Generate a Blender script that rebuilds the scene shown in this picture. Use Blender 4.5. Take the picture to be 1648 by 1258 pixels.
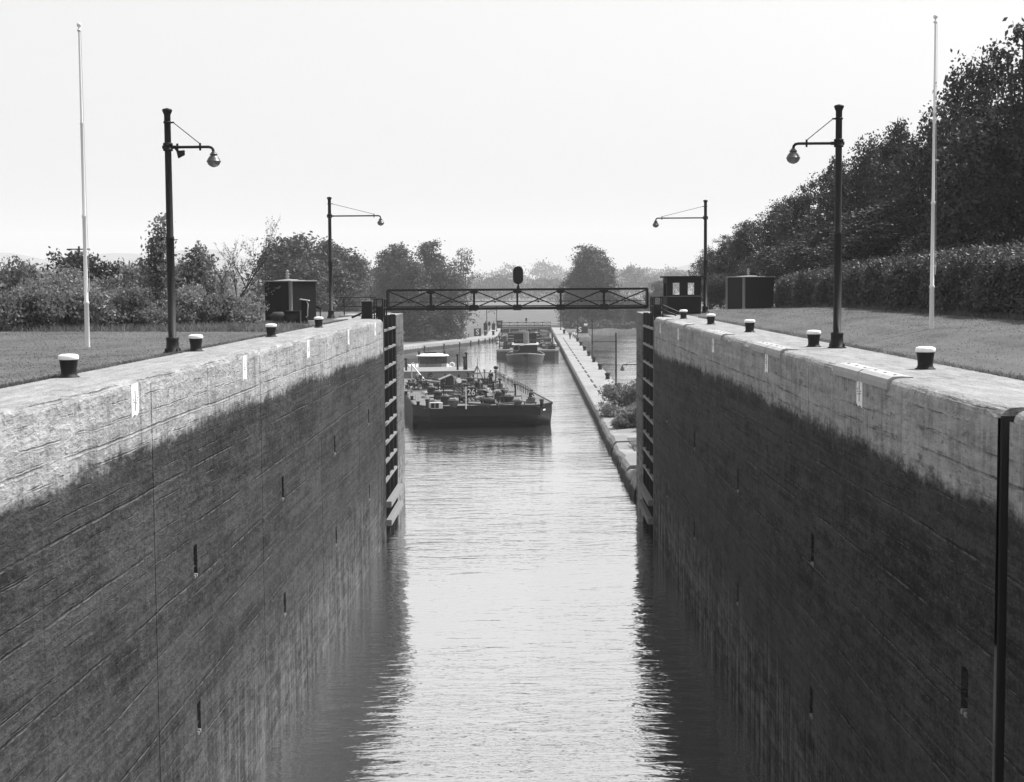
import bpy, bmesh, math, random
import numpy as np
from mathutils import Vector, Matrix
R = math.radians
for o in list(bpy.data.objects): bpy.data.objects.remove(o)
S = bpy.context.scene
COL = S.collection

# ------------------------------------------------------------------ camera
FPX = 2400.0                      # focal length in photo pixels (photo 1648 x 1258)
CAMZ = 1.7                        # eye height above the lock coping (z = 0)
cam_d = bpy.data.cameras.new("camera"); cam = bpy.data.objects.new("camera", cam_d); COL.objects.link(cam)
cam_d.sensor_fit = 'HORIZONTAL'; cam_d.sensor_width = 36.0; cam_d.lens = 36.0*FPX/1648.0
cam_d.clip_start = 0.1; cam_d.clip_end = 20000
CAMR = Matrix.Rotation(R(0.62), 3, 'Z') @ Matrix.Rotation(R(90-4.09), 3, 'X') @ Matrix.Rotation(R(-0.4), 3, 'Z')
cam.matrix_world = Matrix.Translation((0, 0, CAMZ)) @ CAMR.to_4x4()
S.camera = cam
S.render.resolution_x = 1024; S.render.resolution_y = 782

# ------------------------------------------------------------------ sky, sun, exposure
SUN_EL, SUN_AZ = R(57), R(58)      # azimuth measured from +Y (north) towards +X
w = bpy.data.worlds.new("World"); S.world = w; w.use_nodes = True
nt = w.node_tree; nt.nodes.clear()
sky = nt.nodes.new('ShaderNodeTexSky'); sky.sky_type = 'NISHITA'; sky.sun_disc = False
sky.sun_elevation = SUN_EL; sky.sun_rotation = SUN_AZ
sky.air_density = 1.0; sky.dust_density = 7.0; sky.ozone_density = 1.0
bw = nt.nodes.new('ShaderNodeRGBToBW')          # monochrome film
bg = nt.nodes.new('ShaderNodeBackground'); bg.inputs[1].default_value = 0.15
wo = nt.nodes.new('ShaderNodeOutputWorld')
veil = nt.nodes.new('ShaderNodeMix'); veil.data_type = 'FLOAT'; veil.inputs[0].default_value = .72; veil.inputs[3].default_value = 2.5     # even summer haze over the clear sky
nt.links.new(sky.outputs[0], bw.inputs[0]); nt.links.new(bw.outputs[0], veil.inputs[2]); nt.links.new(veil.outputs[0], bg.inputs[0]); nt.links.new(bg.outputs[0], wo.inputs[0])
sd = bpy.data.lights.new("sun", 'SUN'); sd.energy = 3.5; sd.angle = R(0.6); sd.color = (1, 1, 1)
so = bpy.data.objects.new("sun", sd); COL.objects.link(so)
sdir = Vector((math.sin(SUN_AZ)*math.cos(SUN_EL), math.cos(SUN_AZ)*math.cos(SUN_EL), math.sin(SUN_EL)))
so.rotation_euler = (-sdir).to_track_quat('-Z', 'Y').to_euler(); so.location = (60, 20, 90)
S.view_settings.view_transform = 'Standard'; S.view_settings.look = 'None'
S.view_settings.exposure = 1.17; S.view_settings.gamma = 1.0

# ------------------------------------------------------------------ helpers
def ray(px, py):
    d = CAMR @ Vector(((px-824.0)/FPX, (629.0-py)/FPX, -1.0))
    return d
def at(px, py, z):                 # the point of the level plane z seen at a photo pixel
    d = ray(px, py); t = (z-CAMZ)/d.z
    return Vector((d.x*t, d.y*t, z))
def atY(px, py, Y):                # the point of the upright plane y = Y seen at a photo pixel
    d = ray(px, py); t = Y/d.y
    return Vector((d.x*t, Y, CAMZ+d.z*t))

class NT:
    def __init__(s, name):
        s.m = bpy.data.materials.new(name); s.m.use_nodes = True
        s.t = s.m.node_tree; s.t.nodes.clear()
        s.out = s.t.nodes.new('ShaderNodeOutputMaterial')
    def n(s, t): return s.t.nodes.new(t)
    def L(s, a, b):
        if isinstance(a, (int, float)): b.default_value = a if not hasattr(b.default_value, '__len__') else ((a,)*3+(1,))[:len(b.default_value)]
        else: s.t.links.new(a, b)
    def pos(s):
        return s.n('ShaderNodeTexCoord').outputs['Object']
    def xyz(s, v):
        n = s.n('ShaderNodeSeparateXYZ'); s.L(v, n.inputs[0]); return n.outputs
    def map(s, v, sc):
        n = s.n('ShaderNodeMapping'); s.L(v, n.inputs[0]); n.inputs['Scale'].default_value = sc; return n.outputs[0]
    def noise(s, v, scale, detail=3, rough=0.55, dist=0):
        n = s.n('ShaderNodeTexNoise'); s.L(v, n.inputs['Vector']); n.inputs['Scale'].default_value = scale
        n.inputs['Detail'].default_value = detail; n.inputs['Roughness'].default_value = rough; n.inputs['Distortion'].default_value = dist
        return n.outputs[0]
    def math(s, op, a, b=0.0, c=None):
        n = s.n('ShaderNodeMath'); n.operation = op
        s.L(a, n.inputs[0]); s.L(b, n.inputs[1])
        if c is not None: s.L(c, n.inputs[2])
        return n.outputs[0]
    def ss(s, v, a, b, lo=0.0, hi=1.0):
        n = s.n('ShaderNodeMapRange'); n.interpolation_type = 'SMOOTHSTEP'; s.L(v, n.inputs[0])
        n.inputs[1].default_value = a; n.inputs[2].default_value = b; n.inputs[3].default_value = lo; n.inputs[4].default_value = hi
        return n.outputs[0]
    def mix(s, f, a, b):
        n = s.n('ShaderNodeMix'); n.data_type = 'FLOAT'; s.L(f, n.inputs[0]); s.L(a, n.inputs[2]); s.L(b, n.inputs[3]); return n.outputs[0]
    def bsdf(s, base, rough=0.8, metal=0.0, spec=0.5, bump=None, bstr=0.5, bdist=0.02):
        b = s.n('ShaderNodeBsdfPrincipled'); s.L(base, b.inputs['Base Color']); s.L(rough, b.inputs['Roughness'])
        b.inputs['Metallic'].default_value = metal; b.inputs['Specular IOR Level'].default_value = spec
        if bump is not None:
            n = s.n('ShaderNodeBump'); n.inputs['Strength'].default_value = bstr; n.inputs['Distance'].default_value = bdist
            s.L(bump, n.inputs['Height']); s.L(n.outputs[0], b.inputs['Normal'])
        s.L(b.outputs[0], s.out.inputs[0]); return b

def plain(name, v, var=0.35, scale=3.0, rough=0.6, spec=0.4, bump=0.3, bdist=0.01, metal=0.0, grime=0.0):
    t = NT(name); p = t.pos(); a = t.noise(p, scale, 5, 0.6); b = t.noise(t.map(p, (4, 4, .5)), scale, 3)
    f = t.math('ADD', t.math('MULTIPLY', a, var), t.math('MULTIPLY', b, var*.7))
    f = t.math('ADD', f, 1-0.5*var*1.7)
    c = t.math('MULTIPLY', f, v)
    if grime: c = t.mix(t.ss(t.noise(p, scale*1.7, 4), .55, .7), c, v*(1-grime))
    t.bsdf(c, rough, metal, spec, t.noise(p, scale*12, 3), bump, bdist); return t.m

def chamber_concrete(name, top, wet, edge=-1.35):
    """lock chamber concrete: dry pale band above the waterline stain, wet dark algae below, lime streaks near the water"""
    t = NT(name); p = t.pos(); x, y, z = t.xyz(p)
    mul = lambda a, b: t.math('MULTIPLY', a, b)
    add = lambda *q: q[0] if len(q) == 1 else t.math('ADD', q[0], add(*q[1:]))
    cen = lambda a, k: mul(t.math('SUBTRACT', a, .5), k)
    a1 = t.map(p, (1, .4, 1))                        # features drawn out along the wall, as in poured lifts
    big = t.noise(t.map(p, (.3, .16, .45)), 1.0, 4, .6); mid = t.noise(a1, 2.4, 6, .68); sm = t.noise(a1, 9, 4, .7); grain = t.noise(a1, 24, 3, .75)
    streak = t.noise(t.map(p, (3, 2.4, .13)), 1.0, 5, .65); drip = t.noise(t.map(p, (5, 5, .22)), 1.0, 4, .65)
    board = t.noise(t.map(p, (1, .13, 5)), 1.0, 5, .65)
    # waterline: a soft, broken stain edge
    e = add(t.math('SUBTRACT', z, edge), t.ss(y, 40, 75, 0, .35), cen(streak, .30), cen(mid, .40), cen(sm, .35), cen(big, .5))
    up = t.ss(e, -.18, .19)
    # dry concrete
    d = add(mul(mid, .9), mul(drip, .55), mul(board, .4), mul(sm, .5), mul(grain, .35), mul(big, .5))
    dry = mul(t.ss(d, 1.15, 2.05, .38, 1.32), top)
    pits = t.ss(add(t.noise(a1, 5.5, 5, .75), cen(big, .25)), .60, .68); dry = t.mix(mul(pits, .65), dry, top*.2)
    wash = t.ss(add(drip, cen(mid, .5)), .58, .74); dry = t.mix(mul(wash, .35), dry, top*.45)
    pale = t.ss(add(streak, cen(sm, .4)), .60, .72); dry = t.mix(mul(pale, .45), dry, top*1.4)
    # wet concrete
    l = add(mul(mid, .8), mul(board, .45), mul(t.noise(t.map(p, (1, .2, 11)), 1.0, 5, .7), .8), mul(drip, .25), mul(grain, .6), mul(sm, .8), mul(big, .7))
    low = mul(t.ss(l, 1.82, 2.62, .22, 1.95), wet)
    dk = t.ss(t.noise(t.map(p, (1, .5, 1.3)), 1.2, 6, .72), .57, .70); low = t.mix(mul(dk, .55), low, wet*.3)
    spk = t.ss(add(grain, cen(mid, .3)), .62, .72); low = add(low, mul(spk, wet*1.3))
    band = t.ss(t.noise(t.map(p, (.1, .03, 1.1)), 1.0, 4, .6), .44, .62); low = t.mix(mul(band, .28), low, wet*1.7)
    # lime and pale slime near the water
    lz = add(z, cen(big, 3.2), cen(mid, 1.4))
    lm = mul(t.ss(lz, -6.8, -9.8), t.ss(add(drip, mul(mid, .7), cen(streak, .5)), .74, 1.06))
    low = add(low, mul(mul(lm, t.ss(y, 20, 50, .4, 1)), t.mix(t.ss(x, -1, 1), wet*1.9, wet*3.4)))
    # pour lines: a dark open seam with a pale lip under it, breaking off and starting again
    wob = t.noise(t.map(p, (.3, .13, .3)), 1.0, 3, .55); wob2 = t.noise(t.map(p, (1, 1.7, 1.7)), 1.0, 6, .8)
    def seam(spacing, off, thin, ba, bb, bsc, amp):
        u = add(mul(z, 1/spacing), off, mul(wob, amp/spacing), mul(wob2, .11/spacing))
        s_ = mul(t.math('SUBTRACT', t.math('FRACT', u), .5), spacing)
        k = t.ss(t.noise(t.map(p, bsc), 1.0, 4, .62), ba, bb)
        jag = add(thin, mul(wob2, thin*1.5))
        dark = mul(k, t.ss(t.math('DIVIDE', t.math('ABSOLUTE', t.math('SUBTRACT', s_, thin)), jag), 1.0, .35))
        lip = mul(k, t.ss(t.math('DIVIDE', t.math('ABSOLUTE', add(s_, thin*.8)), jag), .9, .25))
        return dark, lip
    S = [seam(1.22, .2, .018, .38, .55, (.5, .42, 1.2), .22), seam(.61, .37, .011, .48, .62, (.7, .45, 2), .22), seam(.305, .11, .009, .52, .64, (.7, .7, 4), .22)]
    dark = t.math('MAXIMUM', t.math('MAXIMUM', S[0][0], S[1][0]), S[2][0]); lip = t.math('MAXIMUM', t.math('MAXIMUM', S[0][1], S[1][1]), S[2][1])
    lipn = mul(lip, t.ss(sm, .40, .56)); darkn = mul(dark, t.ss(wob2, .60, .44))
    spall = mul(t.ss(t.noise(t.map(p, (1, .8, 1.6)), 1.5, 6, .78), .60, .66), t.ss(sm, .42, .58))
    low = t.mix(mul(darkn, .85), low, wet*.16); low = t.mix(mul(lipn, .85), low, wet*3.4)
    low = t.mix(mul(spall, .5), low, wet*.3)
    dry = t.mix(mul(darkn, .75), dry, top*.16); dry = t.mix(mul(lipn, .3), dry, top*1.3); dry = t.mix(mul(spall, .4), dry, top*.35)
    # faint upright form marks
    fm = t.math('ABSOLUTE', t.math('SUBTRACT', t.math('FRACT', add(mul(y, 1/2.95), mul(wob2, .01))), .5)); fm = mul(t.ss(fm, .016, .004), t.ss(t.noise(t.map(p, (.2, .3, .25)), 1.0, 3), .42, .6))
    c = t.mix(mul(fm, .45), t.mix(up, low, dry), wet*.5)
    # the flat walkway on top, worn pale
    nz = t.xyz(t.n('ShaderNodeNewGeometry').outputs['Normal'])[2]
    wk = add(mul(mid, .9), mul(t.noise(t.map(p, (1.5, .12, 1)), 3, 5, .65), .9), mul(sm, .4))
    walk = mul(t.ss(wk, .75, 1.5, .66, 1.18), .255); walk = t.mix(mul(t.ss(t.noise(a1, 4, 5, .75), .60, .68), .4), walk, .11)
    c = t.mix(t.ss(nz, .5, .9), c, walk)
    h = add(mul(sm, 1.6), mul(mid, 1.5), mul(grain, .35), mul(board, .35), mul(dark, -.9), mul(lip, .35), mul(spall, -.7), mul(pits, -.3))
    t.bsdf(c, .9, 0, .06, h, .8, .05)
    return t.m

def shore_concrete(name, top, wet, zl):
    t = NT(name); p = t.pos(); x, y, z = t.xyz(p)
    mid = t.noise(p, .9, 6, .65); st = t.noise(t.map(p, (2, 2, .1)), 1.0, 4); pt = t.noise(p, .12, 3)
    v = t.math('MULTIPLY', t.ss(t.math('ADD', mid, t.math('MULTIPLY', st, .6)), .5, 1.1, .65, 1.15), top)
    v = t.mix(t.ss(pt, .52, .58), v, top*.78)
    e = t.math('ADD', t.math('SUBTRACT', z, zl), t.math('MULTIPLY', t.math('SUBTRACT', st, .5), .5))
    t.bsdf(t.mix(t.ss(e, -.1, .1), wet, v), .9, 0, .08, mid, .5, .05); return t.m

def leafmat(name, v, trans=0.35, rough=.55, var=.75):
    t = NT(name); g = t.n('ShaderNodeNewGeometry'); p = t.pos()
    f = t.math('ADD', t.math('MULTIPLY', g.outputs['Random Per Island'], var), 1-var*.5)
    f = t.math('MULTIPLY', f, t.ss(t.noise(p, .5, 2), .35, .7, .75, 1.3))
    c = t.math('MULTIPLY', f, v)
    b = t.n('ShaderNodeBsdfPrincipled'); t.L(c, b.inputs['Base Color']); b.inputs['Roughness'].default_value = rough; b.inputs['Specular IOR Level'].default_value = .35
    tr = t.n('ShaderNodeBsdfTranslucent'); t.L(c, tr.inputs[0])
    m = t.n('ShaderNodeMixShader'); m.inputs[0].default_value = trans; t.L(b.outputs[0], m.inputs[1]); t.L(tr.outputs[0], m.inputs[2]); t.L(m.outputs[0], t.out.inputs[0])
    return t.m

class MB:
    """collects boxes, bars, tubes and turned shapes, links them as ONE mesh object"""
    def __init__(s): s.v = []; s.f = []; s.sm = []
    def add(s, vs, fs, smooth=False):
        o = len(s.v); s.v += [tuple(v) for v in vs]; s.f += [tuple(i+o for i in f) for f in fs]; s.sm += [smooth]*len(fs); return s
    def box(s, lo, hi, M=None):
        x0, y0, z0 = lo; x1, y1, z1 = hi
        vs = [Vector(v) for v in ((x0,y0,z0),(x1,y0,z0),(x1,y1,z0),(x0,y1,z0),(x0,y0,z1),(x1,y0,z1),(x1,y1,z1),(x0,y1,z1))]
        if M: vs = [M @ v for v in vs]
        return s.add(vs, [(0,3,2,1),(4,5,6,7),(0,1,5,4),(1,2,6,5),(2,3,7,6),(3,0,4,7)])
    def bevbox(s, lo, hi, b=.02, M=None):
        bm = bmesh.new(); x0, y0, z0 = lo; x1, y1, z1 = hi
        bmesh.ops.create_cube(bm, size=1)
        for v in bm.verts: v.co = Vector(((x0+x1)/2+v.co.x*(x1-x0), (y0+y1)/2+v.co.y*(y1-y0), (z0+z1)/2+v.co.z*(z1-z0)))
        bmesh.ops.bevel(bm, geom=bm.edges[:], offset=b, segments=2, affect='EDGES', profile=.6)
        bm.verts.index_update(); vs = [(M @ v.co if M else v.co.copy()) for v in bm.verts]; fs = [[v.index for v in f.verts] for f in bm.faces]; bm.free()
        return s.add(vs, fs)
    def bar(s, a, b, wx, wz=None, up=(0, 0, 1)):
        a = Vector(a); b = Vector(b); wz = wz or wx; d = (b-a).normalized(); u = Vector(up)
        if abs(d.dot(u)) > .98: u = Vector((1, 0, 0))
        sx = d.cross(u).normalized()*wx/2; sz = sx.cross(d).normalized()*wz/2
        vs = [q+e for q in (a, b) for e in (-sx-sz, sx-sz, sx+sz, -sx+sz)]
        return s.add(vs, [(0,1,2,3),(7,6,5,4),(0,4,5,1),(1,5,6,2),(2,6,7,3),(3,7,4,0)])
    def tube(s, pts, r, n=8, cap=True):
        pts = [Vector(p) for p in pts]; rs = r if isinstance(r, (list, tuple)) else [r]*len(pts); rings = []
        u = None
        for i, p in enumerate(pts):
            d = (pts[min(i+1, len(pts)-1)]-pts[max(i-1, 0)]).normalized()
            if u is None: u = d.orthogonal().normalized()
            u = (u-d*u.dot(d)); u = u.normalized() if u.length > 1e-6 else d.orthogonal().normalized()
            v = d.cross(u); rings.append([p+(u*math.cos(2*math.pi*k/n)+v*math.sin(2*math.pi*k/n))*rs[i] for k in range(n)])
        vs = [q for r_ in rings for q in r_]; fs = []
        for i in range(len(pts)-1):
            for k in range(n): fs.append((i*n+k, i*n+(k+1) % n, (i+1)*n+(k+1) % n, (i+1)*n+k))
        s.add(vs, fs, True)
        if cap: s.add(rings[0][::-1], [tuple(range(n))]); s.add(rings[-1], [tuple(range(n))])
        return s
    def lathe(s, prof, n=20, c=(0, 0, 0), sx=1, sy=1, smooth=True):
        c = Vector(c); vs = []; fs = []
        for r, z in prof:
            for k in range(n): a = 2*math.pi*k/n; vs.append(c+Vector((r*math.cos(a)*sx, r*math.sin(a)*sy, z)))
        for i in range(len(prof)-1):
            for k in range(n): fs.append((i*n+k, i*n+(k+1) % n, (i+1)*n+(k+1) % n, (i+1)*n+k))
        s.add(vs, fs, smooth)
        if prof[0][0] > 1e-4: s.add(vs[:n][::-1], [tuple(range(n))])
        if prof[-1][0] > 1e-4: s.add(vs[-n:], [tuple(range(n))])
        return s
    def prism(s, pts, ax, a, b):
        """polygon pts (2D) extruded along axis ax from a to b"""
        def P(p, h): return {'x': (h, p[0], p[1]), 'y': (p[0], h, p[1]), 'z': (p[0], p[1], h)}[ax]
        n = len(pts); vs = [P(p, a) for p in pts]+[P(p, b) for p in pts]
        return s.add(vs, [tuple(range(n))[::-1], tuple(range(n, 2*n))]+[(i, (i+1) % n, n+(i+1) % n, n+i) for i in range(n)])
    def build(s, name, m, parent=None, fix=True):
        me = bpy.data.meshes.new(name); me.from_pydata(s.v, [], s.f); me.polygons.foreach_set('use_smooth', s.sm)
        if fix:
            bm = bmesh.new(); bm.from_mesh(me); bmesh.ops.recalc_face_normals(bm, faces=bm.faces[:]); bm.to_mesh(me); bm.free()
        me.materials.append(m); me.update(); o = bpy.data.objects.new(name, me); COL.objects.link(o)
        if parent: o.parent = parent
        return o
def rawmesh(name, V, F, m, parent=None):
    me = bpy.data.meshes.new(name); V = np.asarray(V, np.float32); F = np.asarray(F, np.int32); k = F.shape[1]
    me.vertices.add(len(V)); me.vertices.foreach_set('co', V.ravel()); me.loops.add(F.size); me.loops.foreach_set('vertex_index', F.ravel())
    me.polygons.add(len(F)); me.polygons.foreach_set('loop_start', np.arange(0, F.size, k, dtype=np.int32)); me.materials.append(m); me.update(calc_edges=True)
    o = bpy.data.objects.new(name, me); COL.objects.link(o)
    if parent: o.parent = parent
    return o
def tag(o, label=None, cat=None, group=None, kind=None):
    if label: o['label'] = label
    if cat: o['category'] = cat
    if group: o['group'] = group
    if kind: o['kind'] = kind
    return o
def thing(name, label, cat, loc=(0, 0, 0), rz=0, group=None):
    o = bpy.data.objects.new(name, None); COL.objects.link(o); o.location = loc; o.rotation_euler = (0, 0, rz); o.empty_display_size = .3
    return tag(o, label, cat, group)
def copy_tree(o, parent=None):
    c = o.copy(); COL.objects.link(c)
    if parent: c.parent = parent
    for ch in list(o.children): copy_tree(ch, c)
    return c
def text_mesh(txt, size, depth):
    cu = bpy.data.curves.new('lettering', 'FONT'); cu.body = txt; cu.size = size; cu.extrude = depth; cu.align_x = 'CENTER'; cu.align_y = 'CENTER'
    cu.offset = size*.012
    o = bpy.data.objects.new('lettering', cu); COL.objects.link(o); bpy.context.view_layer.update()
    me = bpy.data.meshes.new_from_object(o.evaluated_get(bpy.context.evaluated_depsgraph_get())); bpy.data.objects.remove(o); bpy.data.curves.remove(cu)
    return me

XL, XR, ZW = -7.32, 6.38, -11.2     # chamber faces and water level
M = {}
M['wall'] = chamber_concrete('chamber_concrete', .33, .033)
M['shore'] = shore_concrete('shore_concrete', .25, .035, -10.65)
M['nose'] = chamber_concrete('pier_concrete', .15, .085, -1.2)
M['iron'] = plain('black_iron_paint', .010, .5, 4, .6, .2)
M['steel'] = plain('dark_painted_steel', .008, .5, 3, .6, .2)
M['darkplate'] = plain('dark_rusty_plate_and_shade', .012, .6, 2, .7, .3)
M['timber'] = plain('weathered_timber', .16, .5, 2.5, .85, .2)
M['white'] = plain('white_paint', .78, .3, 9, .6, .3, grime=.3)
M['pole'] = plain('grey_white_paint', .66, .2, 5, .45, .5)
M['palemetal'] = plain('pale_sheet_metal', .38, .3, 4, .5, .5)
M['strip'] = plain('dull_zinc_strip', .20, .4, 6, .6, .2)
M['hutmetal'] = plain('dark_hut_cladding', .012, .4, 5, .7, .08)
M['globe'] = plain('frosted_glass', .13, .2, 8, .25, .5)
M['shade'] = plain('grey_lamp_shade', .045, .3, 8, .4, .5)
M['hull'] = plain('black_hull_paint', .012, .9, 1.2, .7, .1, grime=.4)
M['deck'] = plain('worn_grey_deck', .13, .9, 1.0, .8, .1, grime=.6)
M['trunk'] = plain('dark_deck_fittings', .035, .5, 2.5, .7, .15)
M['midgrey'] = plain('mid_grey_paint', .16, .4, 2, .6, .4, grime=.4)
M['rope'] = plain('dark_hose', .03, .4, 5, .7, .3)
M['cast'] = plain('pale_edge_casting', .30, .35, 5, .7, .3, grime=.3)
M['glass'] = plain('dark_window_glass', .02, .2, 2, .08, .6, bump=.02)
M['bark'] = plain('bark', .05, .6, 6, .9, .2, .8, .03)
M['letter'] = plain('painted_letters', .75, .2, 6, .6, .3)
M['marks'] = plain('black_marks', .03, .3, 6, .7, .3)
M['skin'] = plain('skin', .32, .1, 8, .6, .3, 0)
M['dcloth'] = plain('dark_cloth', .03, .3, 20, .9, .1, .2)
M['wcloth'] = plain('white_cloth', .7, .15, 20, .9, .1, .2)
M['gcloth'] = plain('grey_cloth', .14, .25, 20, .9, .1, .2)

HAZE = 0.00023
# ------------------------------------------------------------------ ground, water, sky-side hills
def lerp(a, b, f): return a+(b-a)*np.clip(f, 0, 1)
GW = [(-75, 105), (-52, 180), (-36, 236), (-25.4, 280), (-16, 312), (-9.5, 341)]       # foot line behind the curved guide wall
def ground_h(x, y):
    z = np.zeros_like(x)
    # left lawn, nearly level; right lawn rising to the hedge
    left = -.03+.12*np.clip((-x-9)/14, 0, 1)+.05*np.sin(x*.31+1)*np.sin(y*.17)*np.clip((-x-10)/4, 0, 1)
    right = -.03+np.interp(x, [8.4, 9.2, 11.4, 15, 20, 40, 90], [0, .06, .42, .62, 1.3, 5, 12])
    right = right*lerp(1, .1, (y-70)/25)
    z = np.where(x < 0, left, right)
    # falls to the low ground beyond the upper lock
    low = -10.35+.25*np.sin(x*.11)*np.sin(y*.07)
    drop = np.where(x < 0, np.clip((y-97)/22, 0, 1), np.clip((y-97-np.clip(x-18, 0, 60)*1.2)/26, 0, 1))
    near_nose = (x > 0) & (x < 13.5)
    drop = np.where(near_nose, np.clip((y-90.5)/7, 0, 1), drop)
    drop = drop*drop*(3-2*drop)
    z = z*(1-drop)+low*drop
    far = np.clip((y-430)/500, 0, 1); z = z-far*1.5
    # water bodies
    gx = np.interp(y, [p[1] for p in GW], [p[0] for p in GW])
    wet = (y > 88.6) & (y < 345) & (x > gx) & (x < 7.6) & ((x > -7.72-np.clip(y-88, 0, 60)*.13) | (y > 118))
    wet |= (x > -8.2) & (x < 7.3) & (y < 412)
    rb = np.interp(y, [150, 175, 392], [14, 60, 90])
    wet |= (x > 9.2) & (y > 148) & (y < 391) & (x < rb) & ((x > 14.5) | (y < 343))
    return np.where(wet, -14.0, z)
xs = np.unique(np.concatenate([[-6000, -3500, -2000, -1200, -700, -450, -300, -200, -150, -120, -100, -85], np.arange(-75, -9, 1.0), [-8.96, -8.9, -8.2, -8.15, -7.75, -7.7], np.arange(-7, 7, 1.0), [7.25, 7.35, 7.6, 7.65], np.arange(8.2, 17, .45), np.arange(17, 92, 1.2), [100, 120, 150, 200, 300, 450, 700, 1200, 2000, 3500, 6000]]))
ys = np.unique(np.concatenate([[-60, -20, -5], np.arange(0, 88, 2.0), [88.4, 88.8, 90.4], np.arange(91, 430, 1.5), [440, 460, 490, 530, 580, 650, 750, 900, 1100, 1400, 1800, 2500, 3500, 5000, 7000]]))
GXm, GYm = np.meshgrid(xs, ys); GZ = ground_h(GXm, GYm)
nx, ny = len(xs), len(ys); idx = np.arange(nx*ny).reshape(ny, nx)
F = np.stack([idx[:-1, :-1], idx[:-1, 1:], idx[1:, 1:], idx[1:, :-1]], -1).reshape(-1, 4)
t = NT('lawn_turf'); p = t.pos(); x_, y_, z_ = t.xyz(p)
a = t.noise(p, .25, 5, .6); b = t.noise(t.map(p, (1, .35, 1)), 1.1, 4, .65); c = t.noise(p, 45, 3, .7); st = t.noise(t.map(p, (1.3, .05, 1)), 1, 2)
g = t.math('ADD', t.math('MULTIPLY', a, .7), t.math('MULTIPLY', b, .7)); g = t.math('ADD', g, t.math('MULTIPLY', c, .22)); g = t.math('ADD', g, t.math('MULTIPLY', st, .5))
lawn = t.ss(g, .6, 1.3, .034, .09)
rough_g = t.ss(t.math('ADD', a, b), .7, 1.3, .05, .12)
t.bsdf(t.mix(t.ss(y_, 95, 110), lawn, rough_g), .9, 0, .15, t.math('ADD', c, t.math('MULTIPLY', b, .8)), .4, .02); M['lawn'] = t.m
gr = tag(rawmesh('ground', np.stack([GXm.ravel(), GYm.ravel(), GZ.ravel()], -1), F, M['lawn']), kind='structure')

t = NT('canal_water'); p = t.pos(); x_, y_, z_ = t.xyz(p)
n1 = t.noise(t.map(p, (.34, 1.0, 1)), 1.0, 2, .5, .5); n2 = t.noise(t.map(p, (.8, 2.1, 1)), 1.0, 3, .55, .6); n3 = t.noise(t.map(p, (.07, .09, 1)), 1.0, 2); n5 = t.noise(t.map(p, (.12, .33, 1)), 1.0, 2)
h = t.math('ADD', t.math('MULTIPLY', n1, 1.0), t.math('MULTIPLY', n2, .55)); h = t.math('ADD', h, t.math('MULTIPLY', t.noise(t.map(p, (1.6, 4.2, 1)), 1.0, 2, .6, .5), .22)); h = t.math('ADD', h, t.math('MULTIPLY', n5, .8))
h = t.math('MULTIPLY', h, t.ss(n3, .3, .7, .5, 1.15))
bu = t.n('ShaderNodeBump'); bu.inputs['Strength'].default_value = 1.0; bu.inputs['Distance'].default_value = .054; t.L(h, bu.inputs['Height'])
df = t.n('ShaderNodeBsdfDiffuse'); t.L(.05, df.inputs[0]); gl = t.n('ShaderNodeBsdfGlossy'); gl.inputs['Roughness'].default_value = .015; t.L(.98, gl.inputs[0])
t.L(bu.outputs[0], gl.inputs['Normal']); t.L(bu.outputs[0], df.inputs['Normal'])
fr = t.n('ShaderNodeFresnel'); fr.inputs[0].default_value = 2.0; t.L(bu.outputs[0], fr.inputs[1])
mx = t.n('ShaderNodeMixShader'); t.L(t.math('MULTIPLY_ADD', fr.outputs[0], .3, .69), mx.inputs[0]); t.L(df.outputs[0], mx.inputs[1]); t.L(gl.outputs[0], mx.inputs[2]); t.L(mx.outputs[0], t.out.inputs[0])
M['water'] = t.m
wm = MB(); wm.add([(-110, -30, ZW), (110, -30, ZW), (110, 411, ZW), (-110, 411, ZW)], [(0, 1, 2, 3)])
tag(wm.build('water', M['water'], fix=False), kind='structure')

# far hills
rng = np.random.default_rng(3)
def hills(y0, h0, seed):
    r = np.random.default_rng(seed); X = np.linspace(-4800, 4800, 150); ph = r.uniform(0, 6, 5)
    def prof(x): return h0*(.45+.25*np.sin(x/900+ph[0])+.16*np.sin(x/380+ph[1])+.07*np.sin(x/150+ph[2])+.04*np.sin(x/61+ph[3]))
    V = []; rows = [(-420, 0), (-300, .25), (-170, .62), (-60, .92), (0, 1), (120, .9), (400, .3), (600, 0)]
    for dy, k in rows:
        for x in X: V.append((x, y0+dy+60*math.sin(x/500+k), -13+k*(prof(x)+13)+ (k > 0)*r.uniform(-1.5, 1.5)))
    n = len(X); Fh = [(i*n+j, i*n+j+1, (i+1)*n+j+1, (i+1)*n+j) for i in range(len(rows)-1) for j in range(n-1)]
    return V, Fh
V, Fh = hills(5500, 225, 5); tag(rawmesh('hills', V, Fh, plain('hill_woods', .06, .6, .01, .9, .1)), kind='structure')

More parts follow.
